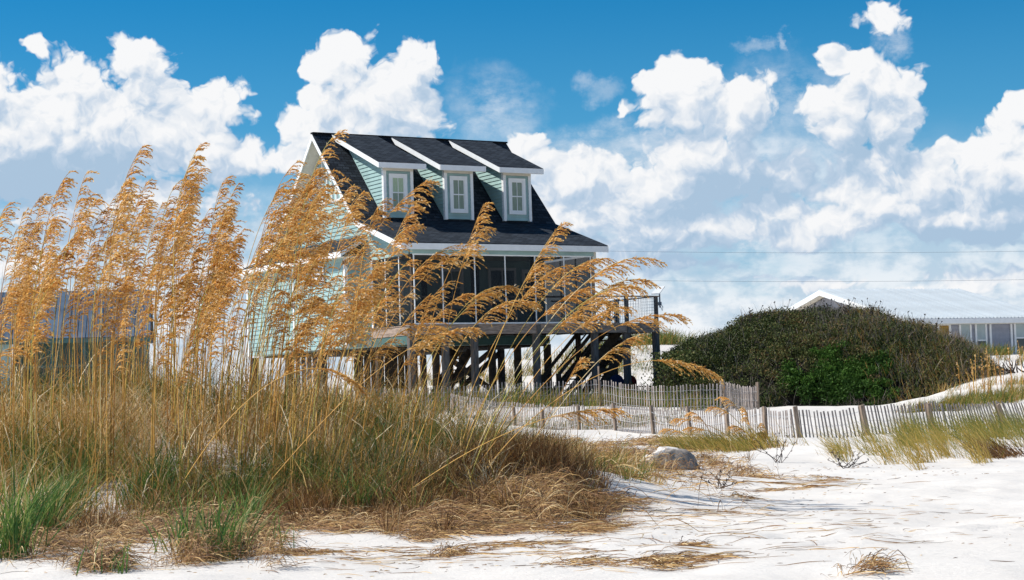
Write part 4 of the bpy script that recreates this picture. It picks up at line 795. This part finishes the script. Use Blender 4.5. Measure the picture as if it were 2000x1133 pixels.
# dead branching sprigs on the sand
def sprig(px, py, hgt_, label, seed, n=7):
    rg = random.Random(seed); c = gpos(px, py); m = MB()
    for k in range(n):
        a = rg.uniform(-1.2, 1.2); p = Vector((rg.uniform(-.05, .05), rg.uniform(-.03, .03), 0)); pts = [p.copy()]
        for j in range(4): p = p+Vector((math.sin(a)*hgt_*.3+rg.uniform(-.02, .02), rg.uniform(-.02, .02), abs(math.cos(a))*hgt_*.3)); a += rg.uniform(-.3, .3); pts.append(p.copy())
        m.tube(pts, [.004, .004, .003, .003, .002], 4)
        for q in pts[1:]:
            for j in range(3): e = Vector((rg.uniform(-.025, .025), rg.uniform(-.02, .02), rg.uniform(-.01, .025))); m.bar(q, q+e, .006, .004)
    o_ = m.build('dead_sprig', M_root); o_.location = tuple(c); tag(o_, label, 'dead sprig', 'dead sprigs on the sand')
sprig(1520, 905, .30, 'upright dead sprig with dark seed beads on open sand', 1); sprig(1655, 915, .18, 'low spiky dead sprig below the left end of the grass bank', 2, 9); sprig(1400, 955, .12, 'small dead sprig near the sand clod', 3, 5)
# sand clod
cl = gpos(1300, 918); m = []; nu, nv = 40, 24; V = []; Q = []
for i in range(nv+1):
    for j in range(nu):
        a = 2*math.pi*j/nu; t = i/nv; r_ = math.cos(t*math.pi/2)**.45; rr = 1+.12*float(vnoise(np.array([math.cos(a)*2.2+5]), np.array([math.sin(a)*2.2+t*3]), 4)[0])*2
        fl = 1+.07*math.sin(a*13+3*math.sin(t*4))*(1-t)+.10*float(vnoise(np.array([a*5]), np.array([t*6]), 8)[0]); zz = (.30*math.sin(t*math.pi/2))*(1-.34*max(0, -math.cos(a)))+.05*float(vnoise(np.array([math.cos(a)*r_*4+9]), np.array([math.sin(a)*r_*4]), 7)[0])
        V.append((.37*r_*rr*fl*math.cos(a), .30*r_*rr*fl*math.sin(a), zz-.05))
for i in range(nv):
    for j in range(nu): Q.append((i*nu+j, i*nu+(j+1) % nu, (i+1)*nu+(j+1) % nu, (i+1)*nu+j))
M_clod = pmat('crusted_sand', (.27, .235, .205), .95, .1, .22, 9, .9, 30, stretch=(1, 1, .35))
cb = empty('sand_clod', tuple(cl), 0, 'grey crusted hummock of sand sticking out of the white beach among straw', 'sand mound')
npmesh('crust', V, Q, mat=M_clod, parent=cb, smooth=True)
V2 = [(a*.86-.05, b*.86+.07, c+.018) for a, b, c in V]; npmesh('sand_cap', V2[9*nu:], [(i*nu+j, i*nu+(j+1) % nu, (i+1)*nu+(j+1) % nu, (i+1)*nu+j) for i in range(nv-9) for j in range(nu)], mat=M_sand, parent=cb, smooth=True)
# driftwood roots at far right
rt = gpos(1985, 712); rt = at(1985, 705, 60); rt[2] = gz(rt[0], rt[1]); m = MB(); rg = random.Random(4)
for k in range(14):
    p = Vector((rg.uniform(-.4, .5), rg.uniform(-.2, .2), .05)); a = rg.uniform(-1.3, 1.3); pts = [p.copy()]
    for j in range(4): p = p+Vector((math.sin(a)*.16, rg.uniform(-.06, .06), math.cos(a)*.12)); a += rg.uniform(-.5, .5); pts.append(p.copy())
    m.tube(pts, [.03, .026, .02, .014, .006], 5)
o_ = m.build('dead_roots', M_root); o_.location = tuple(rt); tag(o_, 'dark tangled dead roots on the white dune at the right edge', 'roots')

# ------------------------------------------------------------------ scrub mound
SC = at(1622, 800, 63); SCx, SCy = SC[0], 63.0; SB = .2
def dome_z(u, v):      # profile of the thicket over its footprint, u,v in -1..1
    prof = np.interp(u, [-1.0, -.95, -.84, -.61, -.50, -.28, -.07, .10, .23, .41, .62, .77, .89, 1.0], [.15, .50, .70, .80, .92, .97, 1.0, .99, .95, .83, .73, .62, .46, .10])
    return prof*np.clip(1-np.abs(v)**1.8, 0, 1)**.72
RX, RY, RZ = 5.8, 4.3, 3.22
SH = empty('scrub_thicket', (SCx, SCy, 0), 0, 'big dark green mound of dune scrub between the beach house and the grey house', 'shrub')
gu = np.linspace(-1, 1, 61); gv = np.linspace(-1, 1, 31); GU, GV = np.meshgrid(gu, gv); zb = -.95+(GV.ravel()*.5+.5)*.5
Vc = np.stack([GU.ravel()*RX*.95, GV.ravel()*RY*.93, zb+dome_z(GU.ravel(), GV.ravel())*RZ*.92+.18*vnoise(GU.ravel()*9, GV.ravel()*6, 3)], 1); k = (np.arange(30)[:, None]*61+np.arange(60)[None]).ravel()
M_core = pmat('scrub_inner_dark', (.035, .03, .02), .95, .1, .4, 5)
npmesh('dark_inner_dome', Vc, np.stack([k, k+1, k+62, k+61], 1), mat=M_core, parent=SH, smooth=True)  # added dark dome behind the leaves; blocks the view through, reads as inner shade
def leaves(name, n, mat, sel, size, tmean, lump=.35, hug=0.0, parent=SH, nclump=900, aspect=.5):
    cu = U(-1, 1, nclump); cv = -np.abs(RNG.normal(0, .6, nclump)); cv = np.clip(cv, -.995, .6); cv[: nclump//4] = U(-.3, .7, nclump//4); s_ = sel(cu, cv); cu, cv = cu[s_], cv[s_]
    q = RNG.integers(0, len(cu), n); rad = U(.5, 1.3, len(cu))*lump; ct = np.clip(RNG.normal(tmean, .20, len(cu))+.9*vnoise(cu*5, cv*4, 17), 0, 1)
    cz = -.95+(cv*.5+.5)*.5+dome_z(cu, cv)*RZ+.30*vnoise(cu*7, cv*5, 8); off = RNG.normal(0, 1, (n, 3)); off /= np.linalg.norm(off, axis=1)[:, None]; off *= (rad[q]*U(.3, 1, n)**.5)[:, None]; off[:, 2] *= .75
    C = np.stack([cu[q]*RX, cv[q]*RY, cz[q]], 1)+off; C[:, 2] = np.maximum(C[:, 2], -1.1)
    a = RNG.normal(0, 1, (n, 3)); a[:, 2] += .5; a /= np.linalg.norm(a, axis=1)[:, None]; b = np.cross(a, RNG.normal(0, 1, (n, 3))); b /= np.linalg.norm(b, axis=1)[:, None]; s2 = U(.6, 1.3, n)[:, None]*size
    V = np.stack([C-a*s2, C+b*s2*aspect, C+a*s2, C-b*s2*aspect], 1).reshape(-1, 3); i = np.arange(n)*4
    o_ = npmesh(name, V, np.stack([i, i+1, i+2, i+3], 1), None, np.repeat(np.clip(ct[q]+RNG.normal(0, .13, n), 0, 1), 4), mat, parent); o_['kind'] = 'stuff'; return o_
vine = lambda u, v: (((u+.03)/.25)**2+((v+.82)/.14)**2 < 1+2.4*vnoise(u*9, v*14, 5))
leaves('foliage', 190000, M_leaf, lambda u, v: ~vine(u, v)*(u < .75+.2*np.sin(v*9)) , .036, .50, .36, nclump=1900)
leaves('red_tipped_foliage', 13000, M_leaf, lambda u, v: (u < -.05)*(v > -.8), .04, .85, .20, nclump=700)
leaves('vine_patch', 30000, M_vine, vine, .045, .6, .24, nclump=9000)
# twigs standing out of it
n = 15000; cu = U(-1, 1, n); cv = np.clip(-np.abs(RNG.normal(0, .62, n)), -.995, .5); grey = np.clip(.12+.8*(cu > -.1)*(cu < .95)*(.5+vnoise(cu*6, cv*6, 12)), 0, 1); kp = U(0, 1, n) < grey*1.1+.12; kp &= ~(vine(cu, cv)); cu, cv = cu[kp], cv[kp]; n = len(cu)
bz = -.95+(cv*.5+.5)*.5+dome_z(cu, cv)*RZ-.15+.25*vnoise(cu*7, cv*5, 8)
V, Q, T, ti = blades(np.stack([cu*RX, cv*RY, bz], 1), U(.3, .85, n), U(0, 6.28, n), U(.1, .75, n), U(0, .35, n), U(.008, .016, n), np.clip(RNG.normal(.6, .28, n), 0, 1), 3)
o_ = npmesh('twigs', V, Q, T, ti, M_twig, SH); o_['kind'] = 'stuff'
n = 3500; cu = U(.1, 1.0, n); cv = np.clip(-np.abs(RNG.normal(.2, .55, n)), -.995, .3); bz = -.95+(cv*.5+.5)*.5+dome_z(cu, cv)*RZ-.1
V, Q, T, ti = blades(np.stack([cu*RX, cv*RY, bz], 1), U(.3, .8, n), RNG.normal(math.pi, .9, n), U(.1, .5, n), U(0, .4, n), U(.010, .018, n), np.clip(RNG.normal(.42, .2, n), 0, 1), 3)
o_ = npmesh('grass_stems', V, Q, T, ti, M_grass, SH); o_['kind'] = 'stuff'
# seed stalks rising against the metal roof
m = MB(); rg = random.Random(9)
for k in range(75):
    u_ = rg.uniform(-.55, .62); zt = -.7+float(dome_z(np.array([u_]), np.array([-.2]))[0])*RZ; p = Vector((u_*RX, -.2*RY+rg.uniform(-.6, .8), zt-.1)); a = rg.uniform(-.35, .5); hh_ = rg.uniform(.25, .75); pts = [p.copy()]
    for j in range(3): p = p+Vector((math.sin(a)*hh_/3, 0, math.cos(a)*hh_/3)); a += rg.uniform(-.3, .3); pts.append(p.copy())
    m.tube(pts, .007, 3)
    for q in pts[1:]:
        for j in range(3): e = Vector((rg.uniform(-.05, .05), 0, rg.uniform(0, .06))); m.bar(q, q+e, .022, .02)
o_ = m.build('seed_stalks', M_root, SH); o_['kind'] = 'stuff'
# bare shrub at the left foot, beside the deck posts
m = MB(); rg = random.Random(3)
for k in range(46):
    p = Vector((-5.4+rg.uniform(-.2, .5), -2.5+rg.uniform(-.8, .8), -.8)); a = rg.uniform(-1.2, .5); pts = [p.copy()]
    for j in range(5): p = p+Vector((math.sin(a)*.26, rg.uniform(-.1, .1), .14+math.cos(a)*.18)); a += rg.uniform(-.5, .4); pts.append(p.copy())
    m.tube(pts, [.02, .016, .013, .01, .008, .005], 4)
m.build('bare_branches', M_root, SH)
lv = []; n = 5000; c = np.stack([RNG.normal(-5.3, .42, n), RNG.normal(-2.3, .5, n), U(-.8, 1.3, n)], 1); a = RNG.normal(0, 1, (n, 3)); a /= np.linalg.norm(a, axis=1)[:, None]; b = np.cross(a, RNG.normal(0, 1, (n, 3))); b /= np.linalg.norm(b, axis=1)[:, None]
V = np.stack([c-a*.05, c+b*.03, c+a*.05, c-b*.03], 1).reshape(-1, 3); i = np.arange(n)*4; o_ = npmesh('low_foliage', V, np.stack([i, i+1, i+2, i+3], 1), None, np.repeat(np.clip(RNG.normal(.5, .25, n), 0, 1), 4), M_leaf, SH); o_['kind'] = 'stuff'

# ------------------------------------------------------------------ sea oats
def bez(P, n):
    t = np.linspace(0, 1, n)[:, None]; P = [np.asarray(p, float) for p in P]
    return (1-t)**3*P[0]+3*(1-t)**2*t*P[1]+3*(1-t)*t*t*P[2]+t**3*P[3]
def ribbon_tube(C, r):          # three sided tube along C
    n = len(C); T = np.gradient(C, axis=0); T /= np.linalg.norm(T, axis=1)[:, None]; a = np.cross(T, [0, 1, .01]); a /= np.maximum(np.linalg.norm(a, axis=1), 1e-6)[:, None]; b = np.cross(T, a)
    V = np.concatenate([C+(a*math.cos(t)+b*math.sin(t))*r[:, None] for t in (0, 2.09, 4.19)]); Q = []
    for j in range(3):
        k = np.arange(n-1); j2 = (j+1) % 3; Q.append(np.stack([j*n+k, j*n+k+1, j2*n+k+1, j2*n+k], 1))
    return V, np.concatenate(Q)
def sea_oat(P, head_len, label, group, tone=0.5, size=1.0, dense=1.0, wind=(1, 0, 0), rg=RNG, parts=True, sw=1.0, nb=27, br=.165):
    """P: four control points of the stalk from root to drooping tip, in the world"""
    base = np.asarray(P[0], float); C = bez([np.asarray(p)-base for p in P], 26)
    t = empty('sea_oat', tuple(base), 0, label, 'sea oat', group); wind = np.asarray(wind, float)
    r = np.linspace(.0046, .0017, len(C))*sw; V, Q = ribbon_tube(C, r); npmesh('stem', V, Q, None, np.full(len(V), np.clip(rg.normal(.45, .25), 0, 1)), M_stem, t)
    seg = np.linalg.norm(np.diff(C, axis=0), axis=1); s_ = np.concatenate([[0], np.cumsum(seg)]); tot = s_[-1]
    s0 = max(tot-head_len, tot*.15); nbr = int(nb*dense*head_len/.55*size**-.3); tb = np.sort(rg.uniform(0, 1, nbr)); pos = s0+(tot-s0)*tb
    O = np.stack([np.interp(pos, s_, C[:, k]) for k in range(3)], 1); Tg = np.gradient(C, axis=0); Tg /= np.linalg.norm(Tg, axis=1)[:, None]; TT = np.stack([np.interp(pos, s_, Tg[:, k]) for k in range(3)], 1)
    l = (br*(1-.68*tb)*np.minimum(1, .5+tb*4)+.03)*size*rg.uniform(.75, 1.15, nbr)
    sd_ = wind[None]*rg.uniform(.35, 1.05, nbr)[:, None]+np.stack([rg.normal(0, .16, nbr), rg.normal(0, .38, nbr), np.zeros(nbr)], 1)
    d0 = TT*.75+sd_*.62+np.array([0, 0, .10]); d0 /= np.linalg.norm(d0, axis=1)[:, None]
    ns = 9; ss_ = np.linspace(.12, 1, ns)
    g = wind[None]*.12+np.array([0, 0, -1.0]); drp = rg.uniform(.35, .75, nbr)
    BP = O[:, None]+l[:, None, None]*(d0[:, None]*ss_[None, :, None]+g[None]*(drp[:, None]*ss_[None]**2.1)[..., None])
    BT = d0[:, None]+g[None]*(2.1*drp[:, None]*ss_[None]**1.1)[..., None]; BT /= np.linalg.norm(BT, axis=2)[..., None]
    # spikelets
    N_ = nbr*ns; p = BP.reshape(-1, 3); d = BT.reshape(-1, 3)+rg.normal(0, .30, (N_, 3)); d /= np.linalg.norm(d, axis=1)[:, None]
    u = np.cross(d, rg.normal(0, 1, (N_, 3))); u /= np.linalg.norm(u, axis=1)[:, None]; f = np.cross(d, u)
    Ls = rg.uniform(.017, .031, N_)[:, None]*size; Wsp = rg.uniform(.0036, .0062, N_)[:, None]*size
    Vs = np.stack([p, p+d*Ls*.5+u*Wsp, p+d*Ls, p+d*Ls*.5-u*Wsp, p+d*Ls*.45+f*Wsp*.6], 1).reshape(-1, 3); i = np.arange(N_)*5
    Ts = np.concatenate([np.stack([i, i+1, i+4], 1), np.stack([i+1, i+2, i+4], 1), np.stack([i+2, i+3, i+4], 1), np.stack([i+3, i, i+4], 1)])
    tn = np.clip(tone+rg.normal(0, .20, N_), 0, 1)
    # fine branches
    bp = np.concatenate([O[:, None], BP[:, [2, 5, 8]]], 1); wv = .0011*size; up_ = np.array([0, 0, wv]); Vb = np.concatenate([bp-up_, bp+up_], 2).reshape(nbr, 4, 2, 3).reshape(-1, 3); k = (np.arange(nbr)[:, None]*8+np.array([0, 2, 4])[None]).ravel(); Qb = np.stack([k, k+1, k+3, k+2], 1)
    off = len(Vs); V = np.concatenate([Vs, Vb]); npmesh('seed_head', V, Qb+off, Ts, np.concatenate([np.repeat(tn, 5), np.full(len(Vb), .4)]), M_head, t)
    return t
def oat_px(root, tip, d, head, label, group='sea oats on the foredune', arch=.3, droop=.5, ctrl=None, **k):
    """root and tip given as photo points at depth d"""
    a = at(root[0], root[1], d); a[2] = gz(a[0], a[1]) if k.pop('ground', True) else a[2]; b = at(tip[0], tip[1], d+k.pop('dd', 0.0)); v = b-a; Lh = abs(v[0])
    c1 = a+np.array([v[0]*.22, v[1]*.3, v[2]*.50+.02]); c2 = np.array([b[0]-max(.14, Lh*arch), b[1], b[2]+droop*.12+.02*Lh-.10*(1-droop)])
    if ctrl is not None: c1 = at(*ctrl[0], d); c2 = at(*ctrl[1], d)
    return sea_oat([a, c1, c2, b], head, label, k.pop('g', group), **k)
# the ones that stand out
SP = [((900,930), (1273,506), 12.6, .52, 'highest sea oat of the right hand fan, its head drooping over the deck end', [(960,760),(1140,470)]),
 ((930,950), (1262,548), 12.9, .50, 'sea oat with a broad head directly below the highest right hand one', [(1000,740),(1150,520)]),
 ((905,960), (1238,560), 12.4, .45, 'sea oat head crossing the porch corner post', [(960,760),(1120,545)]),
 ((900,940), (1333,617), 12.8, .46, 'sea oat stretched farthest right over the deck rim with a thin head', [(1040,760),(1180,590)]),
 ((920,960), (1388,728), 12.7, .42, 'lowest right hand sea oat, its head arching over the scrub', [(1040,770),(1250,650)]),
 ((890,940), (1180,505), 12.9, .46, 'sea oat of the right hand fan crossing the porch roof eave line', [(940,760),(1070,500)]),
 ((880,950), (1165,560), 13.1, .46, 'sea oat of the right hand fan between two porch screens near the corner', [(940,760),(1060,560)]),
 ((910,955), (1190,590), 12.6, .44, 'sea oat of the right hand fan hanging over the porch handrail by the corner', [(970,780),(1090,580)]),
 ((860,950), (1100,520), 13.0, .46, 'sea oat of the right hand fan over the sixth porch screen', [(910,760),(1010,540)]),
 ((930,960), (1225,600), 13.2, .40, 'sea oat of the right hand fan just right of the porch corner post', [(1000,780),(1130,590)]),
 ((1000,960), (1246,655), 13.2, .34, 'sea oat with a plump comb head hanging in front of the deck stairs', [(1080,820),(1160,680)]),
 ((1000,990), (1130,705), 13.0, .16, 'small closed sea oat head beside the stair newel post', [(1050,860),(1100,760)]),
 ((870,960), (1095,438), 12.5, .55, 'steep sea oat reaching up to the porch roof corner', [(930,760),(1010,540)]),
 ((830,950), (945,398), 12.9, .50, 'steep sea oat overlapping the third dormer base', [(850,760),(880,540)]),
 ((745,1000), (1202,800), 12.0, .42, 'nearly flat yellow stalk crossing the sand fence', [(880,890),(1060,790)]),
 ((320,900), (705,765), 12.0, .42, 'long arching stalk bowed low across the middle of the grass', [(430,790),(600,640)]),
 ((480,960), (930,640), 12.2, .50, 'long diagonal stalk rising right with a level head by the porch rail', [(640,800),(790,640)]),
 ((780,960), (1035,590), 12.6, .45, 'sea oat with a level comb head in front of the screened porch', [(850,760),(920,560)]),
 ((770,960), (1000,560), 12.9, .40, 'sea oat with a drooping head at mid height of the screened porch', [(820,760),(880,540)]),
 ((700,960), (810,395), 12.7, .5, 'sea oat whose head overlaps the middle dormer window', [(720,760),(720,520)]),
 ((640,960), (845,345), 13.0, .40, 'long thin head crossing the first dormer eave', [(640,760),(640,470)]),
 ((560,960), (655,262), 13.1, .55, 'tallest sea oat reaching the roof ridge of the beach house', [(560,700),(560,360)]),
 ((345,930), (388,287), 13.2, .60, 'tall dense sea oat head left of the roof, topmost of the left clump', [(345,700),(310,400)]),
 ((180,930), (275,290), 13.3, .55, 'tall slim sea oat above the blue grey roof', [(185,700),(200,400)]),
 ((70,930), (132,340), 13.0, .50, 'sea oat with a curved comb head at the far left', [(70,700),(60,430)]),
 ((30,930), (20,395), 12.8, .45, 'sea oat cut by the left picture edge', [(-10,700),(-40,440)]),
 ((-60,930), (45,690), 12.8, .45, 'low reddish sea oat leaning into the left picture edge', [(-50,800),(-20,640)])]
for rt_, tp_, d_, h_, lab, ct_ in SP: oat_px(rt_, tp_, d_, h_, lab, ctrl=ct_, tone=.5, nb=42, size=1.08)
# the rest of the stand
top_env = lambda px: np.interp(px, [-60, 0, 60, 130, 200, 270, 330, 385, 410, 450, 500, 540, 590, 640, 700, 760, 820, 880, 940, 1000, 1060, 1120, 1180, 1260], [410, 400, 365, 345, 305, 292, 330, 290, 318, 335, 345, 320, 295, 305, 340, 370, 395, 405, 420, 455, 470, 490, 500, 510])
G1 = 'sea oats of the dense left stand'; G2 = 'sea oats of the leaning middle stand'
rng2 = np.random.default_rng(5)
ZN = {}
for k in range(215):
    px = rng2.choice([rng2.normal(75, 45), rng2.normal(230, 42), rng2.normal(365, 36), rng2.normal(455, 30), rng2.uniform(530, 760), rng2.uniform(560, 760), rng2.uniform(-40, 780), rng2.uniform(740, 960), rng2.uniform(900, 1150)], p=[.12, .14, .12, .10, .19, .17, .09, .05, .02])
    px = float(np.clip(px, -60, 1180)); q = rng2.uniform(0, 1)**.95; top = float(top_env(px)); low = np.interp(px, [0, 700, 800, 1150], [545, 610, 630, 640]); py = top+14+q*(low-top)
    d = rng2.uniform(12.3, 15.2); shift = np.interp(px, [0, 450, 600, 800, 1000, 1180], [45, 60, 110, 160, 190, 250])*rng2.uniform(.5, 1.35); rx = px-shift
    left = px < 520
    v = np.array([px-rx, 0]); hl = rng2.uniform(.36, .70)*(1 if left else .85)
    rooty = 900; a = at(rx, rooty, d); a[2] = gz(a[0], a[1]); b = at(px, py, d+rng2.uniform(-.3, .3)); dx = b[0]-a[0]
    ang = rng2.uniform(.5, 1.2) if px > 600 else rng2.uniform(.2, 1.5)
    c1 = a+np.array([dx*.12, 0, (b[2]-a[2])*.5]); c2 = np.array([b[0]-.16*ang-.22*dx, (a[1]+b[1])/2, b[2]-rng2.uniform(.10, .36)*(1.05-.75*np.interp(px, [400, 1100], [0, 1]))+.02])
    zn = ('high above the blue grey roof' if px < 290 and py < 480 else 'over the blue grey roof' if px < 330 else 'high in the sky between the two roofs' if px < 480 and py < 450 else 'low between the two roofs' if px < 500 else 'at roof height against the teal gable' if px < 640 and py < 420 else 'low before the lit side wall' if px < 640 else 'before the gable rake and first dormer' if px < 760 and py < 450 else 'low before the porch corner' if px < 790 else 'before the dormers and porch roof' if py < 490 else 'before the screened porch')
    ZN.setdefault(zn, []).append((px, None))
    lab = ('golden sea oat stalk with a dense nodding head in the upright left stand' if left else 'golden sea oat stalk with a nodding head leaning right in front of the beach house')
    ZN[zn][-1] = (px, sea_oat([a, c1, c2, b], hl, lab, G1 if left else G2, tone=rng2.uniform(.18, .70), size=rng2.uniform(.85, 1.1), rg=rng2, nb=36))
ORD = ['', '2nd ', '3rd ']+[f'{k}th ' for k in range(4, 60)]
for zn, lst in ZN.items():
    for k, (_, o_) in enumerate(sorted(lst, key=lambda q: q[0])): o_['label'] = f'golden sea oat {zn}, {ORD[k]}from left' if k else f'golden sea oat {zn}, leftmost one'
# bare stems and thin dry stalks between them (uncountable)
n = 820; px = rng2.uniform(-60, 1000, n); d = rng2.uniform(11.8, 16.5, n); keep = rng2.uniform(0, 1, n) < np.interp(px, [-60, 700, 850, 1000], [1, 1, .45, .15]); px, d = px[keep], d[keep]; n = len(px)
P = np.array([at(a, 860, b) for a, b in zip(px, d)]); base = onG(P[:, 0], P[:, 1], .02)
Ls = rng2.uniform(.5, 1.65, n)*np.interp(px, [0, 700, 1000], [1, .9, .6]); lean = np.abs(rng2.normal(np.interp(px, [0, 450, 1000], [.06, .08, .38]), .10, n)).clip(0, .7)
tag(grass_obj('dry_stems', base, Ls, rng2.normal(0, .5, n)+np.where(rng2.uniform(0, 1, n) < .25, math.pi, 0)*(px < 500), lean, rng2.uniform(-.1, .3, n), rng2.uniform(.003, .006, n), np.clip(rng2.normal(.22, .26, n), 0, 1), M_stem, seg=4), 'thin dry grass stems filling the sea oat stand', 'dry stems', kind='stuff')
# long drooping tan leaves
n = 2600; px = rng2.uniform(-60, 980, n); d = rng2.uniform(11.8, 16, n); P = np.array([at(a, 880, b) for a, b in zip(px, d)]); base = onG(P[:, 0], P[:, 1], .02); base[:, 2] += rng2.uniform(0, .5, n)*(dune_mask(P[:, 0], P[:, 1]) > .5)*.6
tag(grass_obj('drooping_leaves', base, rng2.uniform(.3, .7, n), rng2.uniform(0, 6.28, n), rng2.uniform(.1, .6, n), rng2.uniform(.3, .9, n), rng2.uniform(.004, .008, n), np.clip(rng2.normal(.55, .3, n), 0, 1), M_grass, seg=4), 'long drooping dry leaves among the sea oats', 'dry leaves', kind='stuff')
# small plant of sea oats in front of the fence
SM = [((1478,872), (1410,776), 'small sea oat with the highest head before the fence'), ((1476,872), (1392,795), 'small sea oat with a level head left of the highest one before the fence'), ((1450,872), (1322,818), 'small sea oat with a flat head pointing left before the fence'), ((1480,874), (1432,832), 'small sea oat with a short bushy head low before the fence'),
 ((1400,872), (1350,806), 'small sea oat with a round head over a leaning slat before the fence'), ((1470,874), (1455,800), 'small sea oat with a short upright head before the fence'), ((1505,872), (1488,828), 'small sea oat with a tiny head at the right of the little clump'), ((1500,872), (1490,846), 'lowest small sea oat at the right of the little clump'), ((1440,876), (1345,835), 'small sea oat lying almost flat before the fence'), ((1380,878), (1300,838), 'leftmost small sea oat before the fence')]
for rt_, tp_, lab in SM:
    c = gpos(*rt_); d = c[1]; b = at(tp_[0], tp_[1], d); a = c; v = b-a
    sea_oat([a, a+v*np.array([.25, 0, .5]), a+v*np.array([.7, 0, 1.05]), b], .34, lab, 'small sea oats before the fence', tone=.66, size=1.6, wind=(-.8, 0, 0), nb=44, sw=2.0, br=.13)
for (px, py, h_, n, lab, az0) in [(1478,874,.62,520,'leaning yellow green clump under the small sea oats',2.7), (1400,878,.5,800,'flat yellow clump left of the small sea oats',2.9), (1340,880,.42,620,'flattened golden grass clump by the sand clod',2.9), (1510,872,.45,60,'thin pale green grass beside the small sea oats',1.7), (1440,880,.4,560,'low golden clump in the middle of the flattened grass',2.8)]:
    tuft(px, py, h_, n, lab, M_gold2, .22, .6, az0, .5, .5, group='yellow clumps before the fence', wmul=1.5)
# distant sea oats on the right dune
DX = [1869,1888,1896,1900,1905,1917,1915,1926,1932,1940,1950,1960,1925,1968,1988,1996,1975,1945]
DORD = [('leftmost', *[f'{q}{"nd" if q == 2 else "rd" if q == 3 else "th"} from left' for q in range(2, 18)], 'rightmost')[sorted(DX).index(v)] for v in DX]
for k, (px, pt, pb_) in enumerate([(1869,703,775),(1888,728,790),(1896,700,790),(1900,710,800),(1905,693,790),(1917,697,790),(1915,716,800),(1926,676,780),(1932,690,780),(1940,704,790),(1950,718,790),(1960,720,800),(1925,690,770),(1968,672,740),(1988,668,760),(1996,678,770),(1975,726,800),(1945,680,770)]):
    d = 52+k % 4*1.5; a = at(px+rng2.uniform(2, 12), pb_, d); a[2] = gz(a[0], a[1]); b = at(px, pt, d); v = b-a
    sea_oat([a, a+v*np.array([.1, 0, .5]), a+v*np.array([.6, 0, .9]), b], .55, f'slender sea oat on the dune right of the scrub, head {DORD[k]}', 'distant sea oats right of the scrub', tone=.62, size=1.5, wind=(-.25, 0, 0), nb=9, sw=3, rg=rng2, br=.10)
